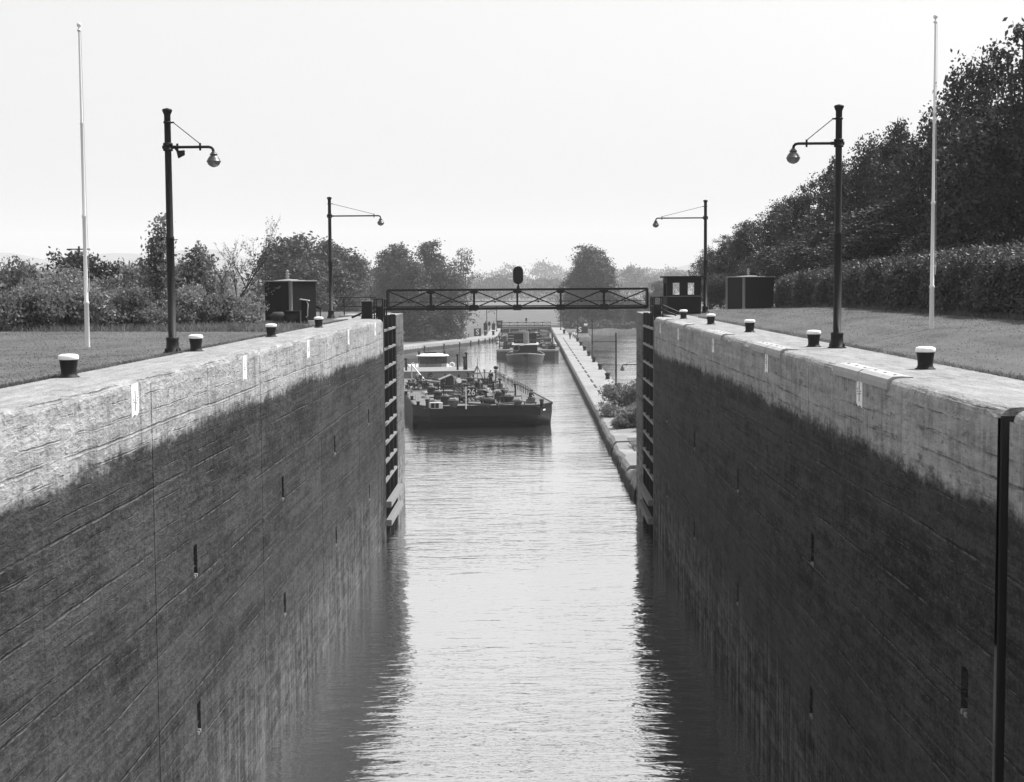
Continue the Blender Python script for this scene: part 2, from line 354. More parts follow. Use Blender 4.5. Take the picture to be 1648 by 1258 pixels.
# ------------------------------------------------------------------ lock chamber walls
def chamber_wall(sx, y0, y1, slots, joints, label, seed, far_end_round=False, m='wall'):
    """sx = -1 left wall, +1 right wall; a block with recessed slots, open joints and a chipped rounded coping"""
    r = random.Random(seed); X0 = XL if sx < 0 else XR; X1 = -8.95 if sx < 0 else 8.5
    def X(d): return X0+sx*d                       # d = depth into the wall
    b = MB(); zt = -.16
    cuts = [(a-.02, a+.02, -13, zt, .07) for a in joints]+[(a-.17, a+.17, z1, z0, .32) for a in slots for z0, z1 in ((-3.95, -4.66), (-7.45, -8.15))]
    yb = sorted(set([y0, y1]+[c[0] for c in cuts]+[c[1] for c in cuts])); zb = sorted(set([-13, zt]+[c[2] for c in cuts]+[c[3] for c in cuts]))
    for i in range(len(yb)-1):
        for j in range(len(zb)-1):
            ya, yc, za, zc = yb[i], yb[i+1], zb[j], zb[j+1]; d = 0
            for c in cuts:
                if ya >= c[0]-1e-6 and yc <= c[1]+1e-6 and za >= c[2]-1e-6 and zc <= c[3]+1e-6: d = max(d, c[4])
            if d == 0: b.add([(X(0), ya, za), (X(0), yc, za), (X(0), yc, zc), (X(0), ya, zc)], [(0, 1, 2, 3)])
    for c in cuts:
        a0, a1, z0, z1, d = c
        b.add([(X(d), a0, z0), (X(d), a1, z0), (X(d), a1, z1), (X(d), a0, z1)], [(0, 1, 2, 3)])
        for q in ((a0, a0, z0, z1), (a1, a1, z0, z1)): b.add([(X(0), q[0], q[2]), (X(d), q[0], q[2]), (X(d), q[0], q[3]), (X(0), q[0], q[3])], [(0, 1, 2, 3)])
        for zz in (z0, z1): b.add([(X(0), a0, zz), (X(d), a0, zz), (X(d), a1, zz), (X(0), a1, zz)], [(0, 1, 2, 3)])
    # coping: rounded arris with chips, then the walkway, then the back
    n = max(4, int((y1-y0)/.22)); prof = [(0, zt), (.012, -.095), (.05, -.04), (.12, -.008), (.22, 0), (.9, .004), (sx*(X1-X0), 0), (sx*(X1-X0), -13)]
    rows = []; chips = [max(0, r.gauss(0, .012))+(r.random() < .06)*r.uniform(.02, .09) for i in range(n+1)]
    chips = [.25*chips[max(0, i-1)]+.5*chips[i]+.25*chips[min(n, i+1)] for i in range(n+1)]
    for i in range(n+1):
        y = y0+(y1-y0)*i/n; chip = 0 if i in (0, n) else chips[i]
        near_j = min([abs(y-a) for a in joints]+[9]); chip += .03 if near_j < .12 else 0
        end = min(i, n-i); er = .05 if end == 0 else (.02 if end == 1 else 0)
        row = []
        for k, (d, z) in enumerate(prof):
            if k == 0: row.append((X(d+ (er if end == 0 else 0)), y, z))
            elif k < 5: row.append((X(d+chip+er), y, z-chip*.5-er*.3))
            elif k == 5: row.append((X(d), y, z+r.uniform(-.004, .004)))
            else: row.append((X(d), y, z))
        rows.append(row)
    vs = [q for row in rows for q in row]; k = len(prof)
    b.add(vs, [(i*k+j, i*k+j+1, (i+1)*k+j+1, (i+1)*k+j) for i in range(n) for j in range(k-1)])
    for yy, row in ((y0, rows[0]), (y1, rows[-1])): b.add([(X(0), yy, -13)]+row, [tuple(range(k+1))])
    o = b.build('lock_wall', M[m], fix=False)
    return tag(o, label, 'lock wall'), X
JL = [5.2, 17.0, 28.8, 40.6, 52.4, 64.2, 73.6]; JR = [29.9, 41.2, 52.6, 63.8, 70.6]
SL = [32.3, 44.0, 56.0, 68.0]; SR = [21.6, 33.3, 45.2, 57.0, 68.4]
wl, XLf = chamber_wall(-1, -8, 75.4, SL, JL, 'sunlit concrete lock chamber wall on the left with pale stained coping', 1)
wr, XRf = chamber_wall(1, 20.25, 75.4, SR, JR, 'shaded dark concrete lock chamber wall on the right under the hedge', 2)
wn, _ = chamber_wall(1, -8, 19.75, [9.0], [8.0], 'nearest concrete wall block at the right picture edge beyond the deep groove', 3)
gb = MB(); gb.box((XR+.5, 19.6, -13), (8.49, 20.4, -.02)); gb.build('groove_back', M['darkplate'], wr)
gb = MB(); gb.bevbox((XR+.03, 20.2, -13), (XR+.5, 20.246, -.12), .02); gb.build('groove_shade_plate', M['darkplate'], wr)  # thin dark sheet added on the far face, painting in the groove's unlit depth
ld = MB()
for sx, wobj, slots in ((-1, wl, SL), (1, wr, SR)):
    for a in slots:
        for z0, z1 in ((-3.95, -4.66), (-7.45, -8.15)):
            X0 = XL if sx < 0 else XR; h = MB()
            h.tube([(X0+sx*.10, a, z0-.02), (X0+sx*.10, a, z1+.02)], .045, 10); h.tube([(X0+sx*.05, a-.16, z1+.22), (X0+sx*.05, a+.16, z1+.22)], .02, 6)
            h.build('mooring_pin', M['iron'], wobj)
            h = MB()
            for q in (-.12, .06): h.bevbox((X0-.015 if sx > 0 else X0-.1, a+q, z1-.02), (X0+.1 if sx > 0 else X0+.015, a+q+.09, z1+.06), .02)
            h.build('slot_sill', M['midgrey'], wobj)
rr = random.Random(8)
for sx, wobj, ylist in ((-1, wl, (16.2, 27.6, 38.4, 49.6, 60.8, 71.5)), (1, wr, (28.7, 39.9, 51.4, 63.3, 71.9))):
    X0 = XL if sx < 0 else XR; e = -sx
    for a in ylist:
        q = MB(); pts = [(a-.24, -.10), (a+.23, -.09), (a+.25, -.68+rr.uniform(-.05, .05)), (a+.1, -.70), (a-.05, -.66), (a-.26, -.71)]
        q.prism(pts, 'x', X0+e*.002, X0+e*.006); mk = q.build('painted_marker', M['white'], wobj)
        q = MB()
        q.box((min(X0+e*.006, X0+e*.009), a-.02, -.60), (max(X0+e*.006, X0+e*.009), a+.025, -.22))
        for dy, z in ((-.15, -.40), (.12, -.37), (.10, -.42), (-.12, -.45), (.07, -.47)): q.box((min(X0+e*.0065, X0+e*.0095), a+dy, z), (max(X0+e*.0065, X0+e*.0095), a+dy+.06, z+.022))
        q.build('worn_numerals', M['marks'], mk)
        if sx > 0 and a > 20:
            for ya, yb_ in ((a-2.35, a-.06), (a+.04, a+2.3)):
                q = MB(); prof = [(-.045, -.20), (-.05, -.10), (-.025, -.02), (.06, .028), (.22, .034), (.42, .02)]; nn = 14; vs = []; fs = []
                for i in range(nn+1):
                    y = ya+(yb_-ya)*i/nn
                    vs += [(X0+d+.002, y, z) for d, z in prof]
                k = len(prof); fs = [(i*k+j, i*k+j+1, (i+1)*k+j+1, (i+1)*k+j) for i in range(nn) for j in range(k-1)]
                q.add(vs, fs); q.add([(X0-.043, ya, -.2), (X0+.01, ya, -.2), (X0+.01, yb_, -.2), (X0-.043, yb_, -.2)], [(0, 1, 2, 3)])
                for yy in (ya, yb_): q.add([(X0+d+.002, yy, z) for d, z in prof]+[(X0+.42, yy, -.1), (X0+.05, yy, -.2)], [tuple(range(k+2))])
                ec = q.build('edge_casting', M['cast'], wobj); q = MB()
                for i in range(3): q.lathe([(.035, -.004), (.03, .008), (0, .010)], 8, (X0+.2, ya+.4+i*(yb_-ya-.8)/2, .034))
                q.build('bolts', M['iron'], ec)

# ------------------------------------------------------------------ gate recess: leaf, nose pier, top rail
def gate_side(sx, label_leaf, label_pier):
    X0 = XL if sx < 0 else XR
    def X(d): return X0+sx*d
    # pier beyond the gate with a rounded nose
    b = MB(); pts = []
    y0, y1, T = 83.0, 88.7, 3.2
    pl = [(0, y0), (0, y1-1.0)]+[(.9-.9*math.cos(a), y1-1.0+1.0*math.sin(a)) for a in [R(q) for q in (18, 36, 54, 72, 90)]]+[(T, y1), (T, y0)]
    b.prism([(X(d), y) for d, y in pl], 'z', -13, .04); pier = b.build('gate_pier', M['nose']); tag(pier, label_pier, 'pier')
    b = MB(); b.box((min(X(.45), X(2.2)), 75.45, -13), (max(X(.45), X(2.2)), 82.95, -.3)); b.build('recess_wall', M['wall'], pier)
    b = MB(); b.box((min(X(1.0), X(2.6)), 75.42, -.28), (max(X(1.0), X(2.6)), 82.98, -.01)); b.build('recess_top', M['shore'], pier)
    leaf = thing('lock_gate', label_leaf, 'lock gate', (X(.2), 79, -11))
    off = Vector((-X(.2), -79, 11))
    def part(mb, name, m):
        o = mb.build(name, m, leaf); o.location = off; return o
    b = MB(); b.box((min(X(.30), X(.36)), 75.6, -12.5), (max(X(.30), X(.36)), 82.7, -.05)); part(b, 'skin_plate', M['darkplate'])
    for y in (75.72, 78.4, 80.7, 82.6):
        b = MB(); b.box((min(X(.02), X(.30)), y-.05, -12.5), (max(X(.02), X(.30)), y+.05, .1)); part(b, 'upright', M['darkplate'])
    b = MB(); b.bar((X(.0), 75.62, -12), (X(.0), 75.62, .1), .05); part(b, 'edge_angle', M['timber'])
    for i in range(9):
        z = -.62-.97*i
        b = MB(); b.box((min(X(-.02), X(.14)), 75.85, z-.055), (max(X(-.02), X(.14)), 82.45, z+.055)); part(b, 'girder', M['midgrey'])
    for z in (-9.5, -10.45):
        b = MB(); b.bevbox((min(X(-.30), X(.0)), 75.7, z-.16), (max(X(-.30), X(.0)), 82.7, z+.16), .04); part(b, 'timber_fender', M['timber'])
    # walkway rail on the leaf
    b = MB()
    for y in (75.6, 76.6, 77.6): b.bar((X(.02), y, 0), (X(.02), y, 1.02), .07)
    for y in (75.6, 76.6): b.bar((X(.45), y, 0), (X(.45), y, 1.02), .06)
    b.bar((X(.02), 75.6, 1.0), (X(.02), 77.6, 1.0), .06); b.bar((X(.02), 75.6, .55), (X(.02), 77.6, .55), .05); b.bar((X(.02), 75.6, 1.0), (X(.45), 75.6, 1.0), .05); b.bar((X(.02), 75.6, .5), (X(.45), 75.6, .62), .05)
    for q in range(5): b.bar((X(.02+.1*q), 75.55, -.55), (X(.02+.1*q), 75.55, -.05 + (q % 2)*.05), .03)
    part(b, 'top_rail', M['steel'])
    b = MB(); b.box((min(X(.08), X(.5)), 76.8, .05), (max(X(.08), X(.5)), 77.5, .62)); part(b, 'bearing_box', M['steel'])
    b = MB(); b.tube([(X(1.9), 78.2, .02), (X(.5), 78, .62)], .055, 6); b.tube([(X(1.4), 78.2, .03), (X(.4), 78, .40)], .05, 6); part(b, 'pull_rod', M['steel'])
gate_side(-1, 'open steel lock gate leaf folded into the left wall, ladder like girders', 'pale sunlit concrete pier behind the left gate leaf')
gate_side(1, 'open steel lock gate leaf folded into the right wall, in shade', 'grey shaded concrete pier behind the right gate leaf')

# ------------------------------------------------------------------ truss footbridge
def truss_bridge(loc, label, x0=-6.79, x1=6.79):
    t_ = thing('footbridge', label, 'footbridge', loc); zt, zb = 1.43, .45; n = 6
    for yy in (0, .85):
        b = MB(); b.bar((x0, yy, zt), (x1, yy, zt), .12, .11); b.build('top_chord', M['steel'], t_)
        b = MB(); b.bar((x0, yy, zb), (x1, yy, zb), .14, .13); b.build('bottom_chord', M['steel'], t_)
        if yy > 0:
            for i in range(n+1): b = MB(); b.bar((x0+(x1-x0)*i/n, yy, zb), (x0+(x1-x0)*i/n, yy, zt), .06); b.build('upright', M['steel'], t_)
            continue
        for i in range(n+1):
            x = x0+(x1-x0)*i/n; b = MB(); b.bar((x, yy, zb), (x, yy, zt), .20 if i in (0, n) else .10, .10)
            if 0 < i < n:
                b.prism([(x-.24, zt-.06), (x+.24, zt-.06), (x+.16, zt-.2), (x-.16, zt-.2)], 'y', yy-.068, yy-.054); b.prism([(x-.27, zb+.05), (x+.27, zb+.05), (x+.2, zb+.2), (x-.2, zb+.2)], 'y', yy-.078, yy-.062); b.box((x-.2, yy-.085, zb-.1), (x+.2, yy-.071, zb+.06))
            b.build('upright', M['steel'], t_)
        for i in range(n):
            xa = x0+(x1-x0)*i/n; xb = x0+(x1-x0)*(i+1)/n
            b = MB(); b.bar((xa+.06, yy-.02, zb+.05), (xb-.06, yy-.02, zt-.06), .05, .06); b.bar((xa+.06, yy+.035, zt-.06), (xb-.06, yy+.035, zb+.05), .05, .06); b.build('cross_brace', M['steel'], t_)
    b = MB(); b.box((x0, .08, zb+.09), (x1, .77, zb+.15)); b.build('walkway', M['darkplate'], t_)
    b = MB(); b.bar((x0, .08, zb+.36), (x1, .08, zb+.36), .03); b.build('pipe_rail', M['steel'], t_)
    for i in range(n): b = MB(); b.box((x0+(x1-x0)*(i+.46)/n, .02, zb+.31), (x0+(x1-x0)*(i+.46)/n+.1, .1, zb+.40)); b.build('rail_clamp', M['steel'], t_)
    b = MB(); b.lathe([(.09, 0), (.07, .12)], 10, (.05, 0, zt+.05)); b.lathe([(.045, .12), (.045, .22)], 8, (.05, 0, zt+.05))
    pr = [(.17*math.cos(R(q))*1.0, .12+.16*math.sin(R(q))) for q in range(-90, 1, 15)]
    ov = [(.27*math.cos(a), (.20 if math.sin(a) > 0 else -.20)+.27*math.sin(a)) for a in [2*math.pi*k/28 for k in range(28)]]
    sg = b.prism([(.05+u, zt+.74+v) for u, v in ov], 'y', -.06, .02).build('signal_board', M['steel'], t_)
    for z in (.2, -.2): b = MB(); b.tube([(.05, .02, zt+.74+z), (.05, .16, zt+.74+z)], .1, 12); b.build('signal_lamp', M['steel'], sg)
    return t_
mid = atY(834, 470, 78)
truss_bridge((mid.x-.05, 78, 0), 'black steel truss footbridge with an oval signal, across the near lock')
# ------------------------------------------------------------------ lamps, flagpoles, bollards
def make_lamp(loc, side, arm, label, clamp=False, group='arm lamp posts along the locks'):
    """6.2 m lamp post; side = +1 arm to the right"""
    t_ = thing('street_lamp', label, 'street lamp', loc, 0, group); za = 5.24
    b = MB(); b.lathe([(.24, 0), (.24, .03), (.17, .05), (.155, .33), (.165, .36), (.165, .40), (.104, .41), (.10, 2.9), (.104, 2.91), (.104, 2.97), (.09, 2.99), (.082, 6.05), (.12, 6.14), (.13, 6.17), (.11, 6.2), (0, 6.23)], 18)
    for k in range(4): a = R(45+90*k); b.lathe([(.03, .03), (.03, .09), (.015, .13)], 6, (.205*math.cos(a), .205*math.sin(a), 0))
    b.build('post', M['iron'], t_)
    b = MB(); b.lathe([(.10, -.1), (.125, -.09), (.125, -.05), (.105, -.04), (.105, .04), (.125, .05), (.125, .1), (.10, .11)], 14, (0, 0, za)); b.tube([(-side*.14, 0, za), (side*.2, 0, za)], .045, 8); b.build('collar', M['iron'], t_); b = MB(); b.lathe([(.095, -.02), (.105, -.01), (.105, .02), (.09, .03)], 14, (0, 0, 5.86)); b.bar((side*.1, 0, 5.86), (side*.17, 0, 5.86), .04); b.build('stay_band', M['iron'], t_)
    b = MB(); e = side*arm
    b.tube([(side*.1, 0, za), (e-side*.12, 0, za), (e-side*.05, 0, za-.02), (e-side*.015, 0, za-.06), (e, 0, za-.13)], .036, 8); b.bar((e-side*.34, 0, za-.09), (e-side*.34, 0, za+.1), .045); b.build('arm', M['iron'], t_)
    b = MB(); b.tube([(side*.15, 0, 5.86), (e-side*.34, 0, za+.08)], .012, 5); b.build('stay_rod', M['iron'], t_)
    zl = za-.12; s = 1.25
    b = MB(); b.lathe([(.035, 0), (.055*s, -.02), (.05*s, -.045), (.075*s, -.05), (.08*s, -.085), (.06*s, -.09), (.085*s, -.12), (.12*s, -.18), (.14*s, -.235), (.146*s, -.24), (.146*s, -.258), (.135*s, -.26)], 20, (e, 0, zl)); b.build('lamp_shade', M['shade'], t_)
    b = MB(); b.lathe([(.134*s, -.255), (.13*s, -.29), (.112*s, -.33), (.08*s, -.365), (.045*s, -.385), (.015*s, -.395), (0, -.397)], 20, (e, 0, zl)); b.build('globe', M['globe'], t_)
    if clamp:
        b = MB(); b.bar((side*.24, 0, za-.06), (side*.24, 0, za+.09), .05); b.tube([(side*.2, 0, za-.03), (side*.26, 0, za-.12)], .04, 6); b.prism([(side*.22, za-.1), (side*.42, za-.08), (side*.42, za-.2), (side*.26, za-.28)], 'y', -.05, .05); b.build('floodlight', M['iron'], t_)
    return t_
make_lamp(at(278, 568, 0), 1, 1.16, 'tall black lamp post with a short arm and small floodlight, on the near left coping', True)
make_lamp(at(1347, 560, 0), -1, 1.16, 'tall black lamp post with a short arm, on the near right coping', False)
make_lamp(at(533, 512, .02), 1, 2.62, 'black lamp post with a long arm near the left gate, right of the dark hut')
make_lamp(at(1135, 504.5, .02), -1, 2.72, 'black lamp post with a long arm beside the small windowed cabin')
ZP = -10.05
for (px, py, side, lab) in ((991.5, 623.5, -1, 'lamp post on the low pier, second nearest, above the bushes'), (953.3, 576.6, -1, 'lamp post on the low pier, in front of the right S sign'), (929.6, 549, -1, 'distant lamp post on the low pier beside the walking people')):
    make_lamp(at(px, py, ZP), side, 2.6, lab)
make_lamp((10.15, 120, ZP), -1, 2.55, 'lamp post mostly hidden behind the right gate pier, only its lamp and arm showing')
for px, Y, side, lab in ((783.5, 352, 1, 'distant lamp post right of the left S sign'), (799.5, 372, -1, 'distant lamp post left of the far cabin'), (902.5, 380, 1, 'distant lamp post right of the far footbridge')):
    p = atY(px, 530, Y); make_lamp((p.x, Y, -10.0), side, 1.9, lab)

def flagpole(loc, h, label):
    t_ = thing('flagpole', label, 'flagpole', loc, 0, 'white flagpoles on the lawns')
    k = h/8.8
    b = MB(); b.lathe([(.068, 0), (.064, 1.18*k), (.074, 1.2*k), (.074, 1.26*k), (.056, 1.28*k), (.048, 3.55*k), (.06, 3.58*k), (.06, 3.63*k), (.042, 3.66*k), (.037, 6.1*k), (.046, 6.12*k), (.046, 6.15*k), (.032, 6.17*k), (.024, h-.14), (.024, h-.1)], 14); b.build('pole', M['pole'], t_)
    b = MB(); b.lathe([(.03, h-.2), (.055, h-.17), (.055, h-.14), (.02, h-.12), (.02, h-.07), (.05, h-.05), (.062, h-.01), (.05, h+.035), (0, h+.05)], 12); b.build('finial', M['pole'], t_)
    b = MB(); b.tube([(.1, 0, 1.6), (.075, 0, 4), (.05, 0, h-.2)], .006, 4); b.bar((.08, -.02, 1.55), (.1, -.02, 1.9), .03); b.build('halyard', M['palemetal'], t_)
p = atY(141, 558.5, 41); flagpole(p, atY(132, 39, 41).z-p.z, 'white flagpole standing on the left lawn')
p = atY(1499, 531, 42); flagpole(p, atY(1495, 26, 42).z-p.z, 'white flagpole standing on the right lawn before the hedge')

def make_bollard(loc, label, s=1.0, group='mooring bollards with white caps'):
    t_ = thing('bollard', label, 'bollard', loc, 0, group)
    b = MB(); b.lathe([(.20, 0), (.20, .015), (.165, .03), (.145, .08), (.148, .16), (.172, .33), (.175, .335)], 22); b.build('body', M['iron'], t_)
    b = MB(); b.lathe([(.176, .335), (.188, .34), (.192, .36), (.19, .40), (.175, .425), (.12, .44), (0, .447)], 22); b.build('cap', M['white'], t_)
    t_.scale = (s,)*3; return t_
LB = [('nearest on the left coping', 111, 607), ('on the left coping right of the near lamp post', 315.5, 565), ('on the left coping before the dark hut', 436.5, 542), ('on the left coping beside the far lamp post', 513, 527)]
RB = [('nearest on the right coping', 1489, 594), ('on the right coping left of the near lamp post', 1309.5, 558), ('in the middle of the five on the right coping', 1206.5, 534.5), ('on the right coping between cabin and pale hut', 1144, 522), ('smallest on the right coping, before the windowed cabin', 1100, 513)]
for lab, px, py in LB+RB: make_bollard(at(px, py, 0), 'black bollard with white cap, '+lab, 1.0)
lo0 = None
PB = [(994, 627.5), (978, 610), (966, 594.5), (955.9, 582.5), (947.8, 572.5), (940.8, 564), (935, 556), (929.8, 549.5)]
for i, (px, py) in enumerate(PB):
    p = at(px, py, ZP)
    if lo0 is None:
        lo0 = thing('pier_bollard', 'small dark bollard along the outer edge of the low pier', 'bollard', p, 0, 'bollards along the low pier')
        b = MB(); b.lathe([(.34, 0), (.30, .06), (.25, .15), (.26, .4), (.36, .62), (.38, .7), (.36, .76), (.2, .8), (0, .8)], 12); b.build('body', M['iron'], lo0)
        o = lo0
    else: o = copy_tree(lo0)
    o.location = p
# ------------------------------------------------------------------ huts, cabin, machinery
def hut(corner, wl_, wr_, A, h, label, group, strips):
    """box hut seen on its corner: left face wl_ wide, right face wr_; pale corner strips and roof trim"""
    t_ = thing('machine_hut', label, 'hut', corner, A, group)     # local: corner at origin, left face along -x, right face along +y
    b = MB(); b.box((-wl_, 0, 0), (0, wr_, h)); b.build('cladding', M['hutmetal'], t_)
    b = MB()
    b.bevbox((-wl_-.06, -.06, h), (.06, wr_+.06, h+.06), .02); b.lathe([(.5*wl_, 0), (.2*wl_, .05), (0, .07)], 20, (-wl_/2, wr_/2, h+.055), 1, wr_/wl_); b.build('roof', M['strip'], t_)
    for cx, cy in strips:
        b = MB(); b.lathe([(.16, 0), (.13, .1), (.085, .24), (.085, h-.02), (.1, h)], 10, (cx, cy, 0)); b.build('corner_strip', M['strip'], t_)
    b = MB(); b.bevbox((-wl_-.12, -.12, -.12), (.12, wr_+.12, .02), .02); b.build('plinth', M['shore'], t_)
    b = MB(); vx, vy = -wl_*.55, wr_*.45
    for k in range(3): b.lathe([(.09, k*.13+.06), (.09, k*.13+.12)], 12, (vx, vy, h+.03)); b.lathe([(.05, k*.13+.12), (.05, k*.13+.19)], 8, (vx, vy, h+.03))
    b.lathe([(.06, .44), (.1, .46), (0, .52)], 12, (vx, vy, h+.03)); b.build('vent_pipe', M['palemetal'], t_)
    b = MB(); b.lathe([(.11, 0), (.11, .05), (.06, .1), (0, .11)], 12, (-wl_*.2, wr_*.6, h+.08)); b.build('roof_cap', M['iron'], t_)
    return t_
hut(atY(468.5, 517, 68.5)-Vector((0, 0, 0)), 1.72, 1.62, R(-37), 1.82, 'dark square metal hut with pale corner strip on the left lawn', 'dark machine huts beside the gates', ((0, 0),))
c = atY(1197, 502, 90); c.z = .0
hut(c, 1.72, 2.25, R(-62), 2.02, 'dark metal hut with two pale corner strips, at the end of the hedge', 'dark machine huts beside the gates', ((0, 0), (-1.72, 0)))
# winch motor before the left hut
q = atY(462, 517, 66.5); q.z = .03
t_ = thing('winch_motor', 'dark winch of two horizontal drums in front of the left hut', 'winch', q)
b = MB(); pr = [(.0, -.72), (.14, -.71), (.16, -.66), (.2, -.64), (.24, -.6), (.24, -.18), (.2, -.14)]
b.lathe([(r_, z) for r_, z in pr], 18); o = b.build('drum', M['trunk'], t_); o.rotation_euler = (0, R(90), 0); o.location = (0, 0, .28)
b = MB(); b.lathe([(.1, -.16), (.1, .02)], 14); o = b.build('shaft', M['iron'], t_); o.rotation_euler = (0, R(90), 0); o.location = (0, 0, .3)
b = MB(); b.lathe([(.2, .0), (.25, .02), (.25, .52), (.2, .56), (0, .57)], 18); o = b.build('drum', M['trunk'], t_); o.rotation_euler = (0, R(90), 0); o.location = (0, 0, .27)
b = MB()
for xx in (0.0, .6): b.box((xx-.02, -.28, 0), (xx+.02, .28, .52))
b.box((-.02, -.3, .52), (.62, .3, .56)); b.box((-.8, -.25, 0), (.7, .25, .05)); b.tube([(-.72, 0, .3), (-.8, 0, .36), (-.86, 0, .3)], .03, 6); b.build('frame', M['iron'], t_)
q = atY(491, 516, 65.8); q.z = .03
t_ = thing('control_box', 'slim dark control box with hooded top and lever, right of the winch', 'control box', q)
b = MB(); b.box((-.14, -.12, 0), (.12, .12, 1.02)); b.build('box', M['hutmetal'], t_)
b = MB(); b.prism([(-.2, 1.06), (.2, 1.0), (.2, 1.04), (-.2, 1.10)], 'y', -.2, .2); b.build('hood', M['palemetal'], t_)
b = MB(); b.tube([(.1, -.1, .98), (.17, -.14, .85), (.14, -.14, .6), (.14, -.14, .35), (.06, -.14, .28)], .025, 6); b.build('lever', M['palemetal'], t_)
q = atY(511, 516, 72); q.z = .02
t_ = thing('hand_rack', 'small dark rack half hidden behind the left hut', 'rack', q)
b = MB(); b.bar((-.1, 0, 0), (-.1, 0, .75), .05); b.bar((.14, 0, 0), (.14, 0, .6), .05); b.bar((-.12, 0, .62), (.16, 0, .62), .05); b.bar((-.1, 0, .75), (.14, 0, .6), .06); b.build('frame', M['iron'], t_)
# cabinet and railing left of the bridge
q = atY(591, 511, 76.5); q.z = 0
t_ = thing('switch_cabinet', 'dark upright cabinet on the left coping next to the footbridge', 'cabinet', q)
b = MB(); b.bevbox((-.26, -.22, .02), (.26, .22, .88), .015); b.build('case', M['hutmetal'], t_); b = MB(); b.bevbox((-.29, -.25, .88), (.29, .25, .91), .01); b.build('lid', M['midgrey'], t_); b = MB(); b.box((-.3, -.26, 0), (.3, .26, .03)); b.build('plinth', M['iron'], t_)
q = atY(577, 511, 84); q.z = 0
t_ = thing('guard_rail', 'thin two bar guard rail behind the dark cabinet', 'railing', q)
for xx in (-.8, .72):
    b = MB(); b.tube([(xx, 0, 0), (xx, 0, 1.02)], .032, 8); b.build('post', M['iron'], t_)
for zz in (.52, 1.03):
    b = MB(); b.tube([(-1.08, 0, zz), (1.02, 0, zz)], .03, 8); b.build('rail', M['iron'], t_)
# cabin with windows right
q = atY(1097.5, 503.5, 82); q.z = 0
t_ = thing('watch_cabin', 'small dark cabin with two windows beside the right end of the footbridge', 'cabin', q, R(3))
W, D, H = 1.86, 1.5, 2.0
def wall_holes(b, x0, x1, z0, z1, y0, y1, holes, axis):
    xb = sorted(set([x0, x1]+[h[0] for h in holes]+[h[1] for h in holes])); zb = sorted(set([z0, z1]+[h[2] for h in holes]+[h[3] for h in holes]))
    for i in range(len(xb)-1):
        for j in range(len(zb)-1):
            if any(xb[i] >= h[0]-1e-6 and xb[i+1] <= h[1]+1e-6 and zb[j] >= h[2]-1e-6 and zb[j+1] <= h[3]+1e-6 for h in holes): continue
            if axis == 'x': b.box((xb[i], y0, zb[j]), (xb[i+1], y1, zb[j+1]))
            else: b.box((y0, xb[i], zb[j]), (y1, xb[i+1], zb[j+1]))
b = MB(); ws = [(-.62, -.25, 1.08, 1.72), (.2, .55, 1.08, 1.72)]
wall_holes(b, -W/2, W/2, 0, H, -D/2, -D/2+.07, ws, 'x'); wall_holes(b, -W/2, W/2, 0, H, D/2-.07, D/2, [(-.62, .06, .98, 1.78), (.2, .84, .98, 1.78)], 'x')
wall_holes(b, -D/2+.07, D/2-.07, 0, H, -W/2, -W/2+.07, [(-.5, .5, 1.0, 1.72)], 'y'); wall_holes(b, -D/2+.07, D/2-.07, 0, H, W/2-.07, W/2, [(-.4, .4, 1.08, 1.72)], 'y')
b.build('wall', M['hutmetal'], t_)
b = MB(); b.bevbox((-W/2-.16, -D/2-.16, H), (W/2+.16, D/2+.16, H+.09), .02); b.build('roof', M['hutmetal'], t_)
for x0, x1, z0, z1 in ws:
    b = MB(); f = .035; b.box((x0-f, -D/2-.02, z0-f), (x1+f, -D/2-.002, z0)); b.box((x0-f, -D/2-.02, z1), (x1+f, -D/2-.002, z1+f)); b.box((x0-f, -D/2-.02, z0), (x0, -D/2-.002, z1)); b.box((x1, -D/2-.02, z0), (x1+f, -D/2-.002, z1)); b.build('window_frame', M['iron'], t_)
b = MB(); b.box((-W/2-.004, -D/2-.015, .98), (W/2+.004, -D/2-.001, 1.01)); b.build('trim_strip', M['midgrey'], t_)
b = MB(); b.box((-W/2-.1, -D/2-.1, -.06), (W/2+.1, D/2+.1, .03)); b.build('step', M['shore'], t_)
# ------------------------------------------------------------------ low pier, guide wall, lower lock
def ribbon_wall(name, line, w_, zt, zb, m, label, cat, left=True, wob=0.0):
    """a wall following a plan line, its width laid off to one side"""
    line = [Vector((a, b_, 0)) for a, b_ in line]; n = len(line); vs = []
    for i, p in enumerate(line):
        d = (line[min(i+1, n-1)]-line[max(i-1, 0)]).normalized(); nrm = Vector((-d.y, d.x, 0))*(1 if left else -1)
        q = p+nrm*w_; vs += [(p.x, p.y, zb), (p.x, p.y, zt-.08), (p.x+nrm.x*.1, p.y+nrm.y*.1, zt), (q.x, q.y, zt), (q.x, q.y, zb)]
    fs = [(i*5+j, i*5+j+1, (i+1)*5+j+1, (i+1)*5+j) for i in range(n-1) for j in range(4)]+[(0, 1, 2, 3, 4), tuple((n-1)*5+k for k in (4, 3, 2, 1, 0))]
    b = MB(); b.add(vs, fs); return tag(b.build(name, M[m]), label, cat)
pier = ribbon_wall('low_pier', [(XR, y) for y in np.arange(134, 344.5, 7)]+[(XR, 345)], 4.0, ZP, -13.5, 'shore', 'long low concrete pier running away between canal and basin', 'pier', False)
for k, y in enumerate(np.arange(140, 330, 9.5)):
    b = MB(); b.box((XR+1.25, y, ZP), (XR+1.45, y+5.2, ZP+.05)); b.build('rail_groove', M['darkplate'], pier)
for y in (166, 200, 234, 268, 302):
    b = MB(); b.box((XR+.3, y, ZP+.002), (XR+3.9, y+.12, ZP+.008)); b.build('joint', M['midgrey'], pier)
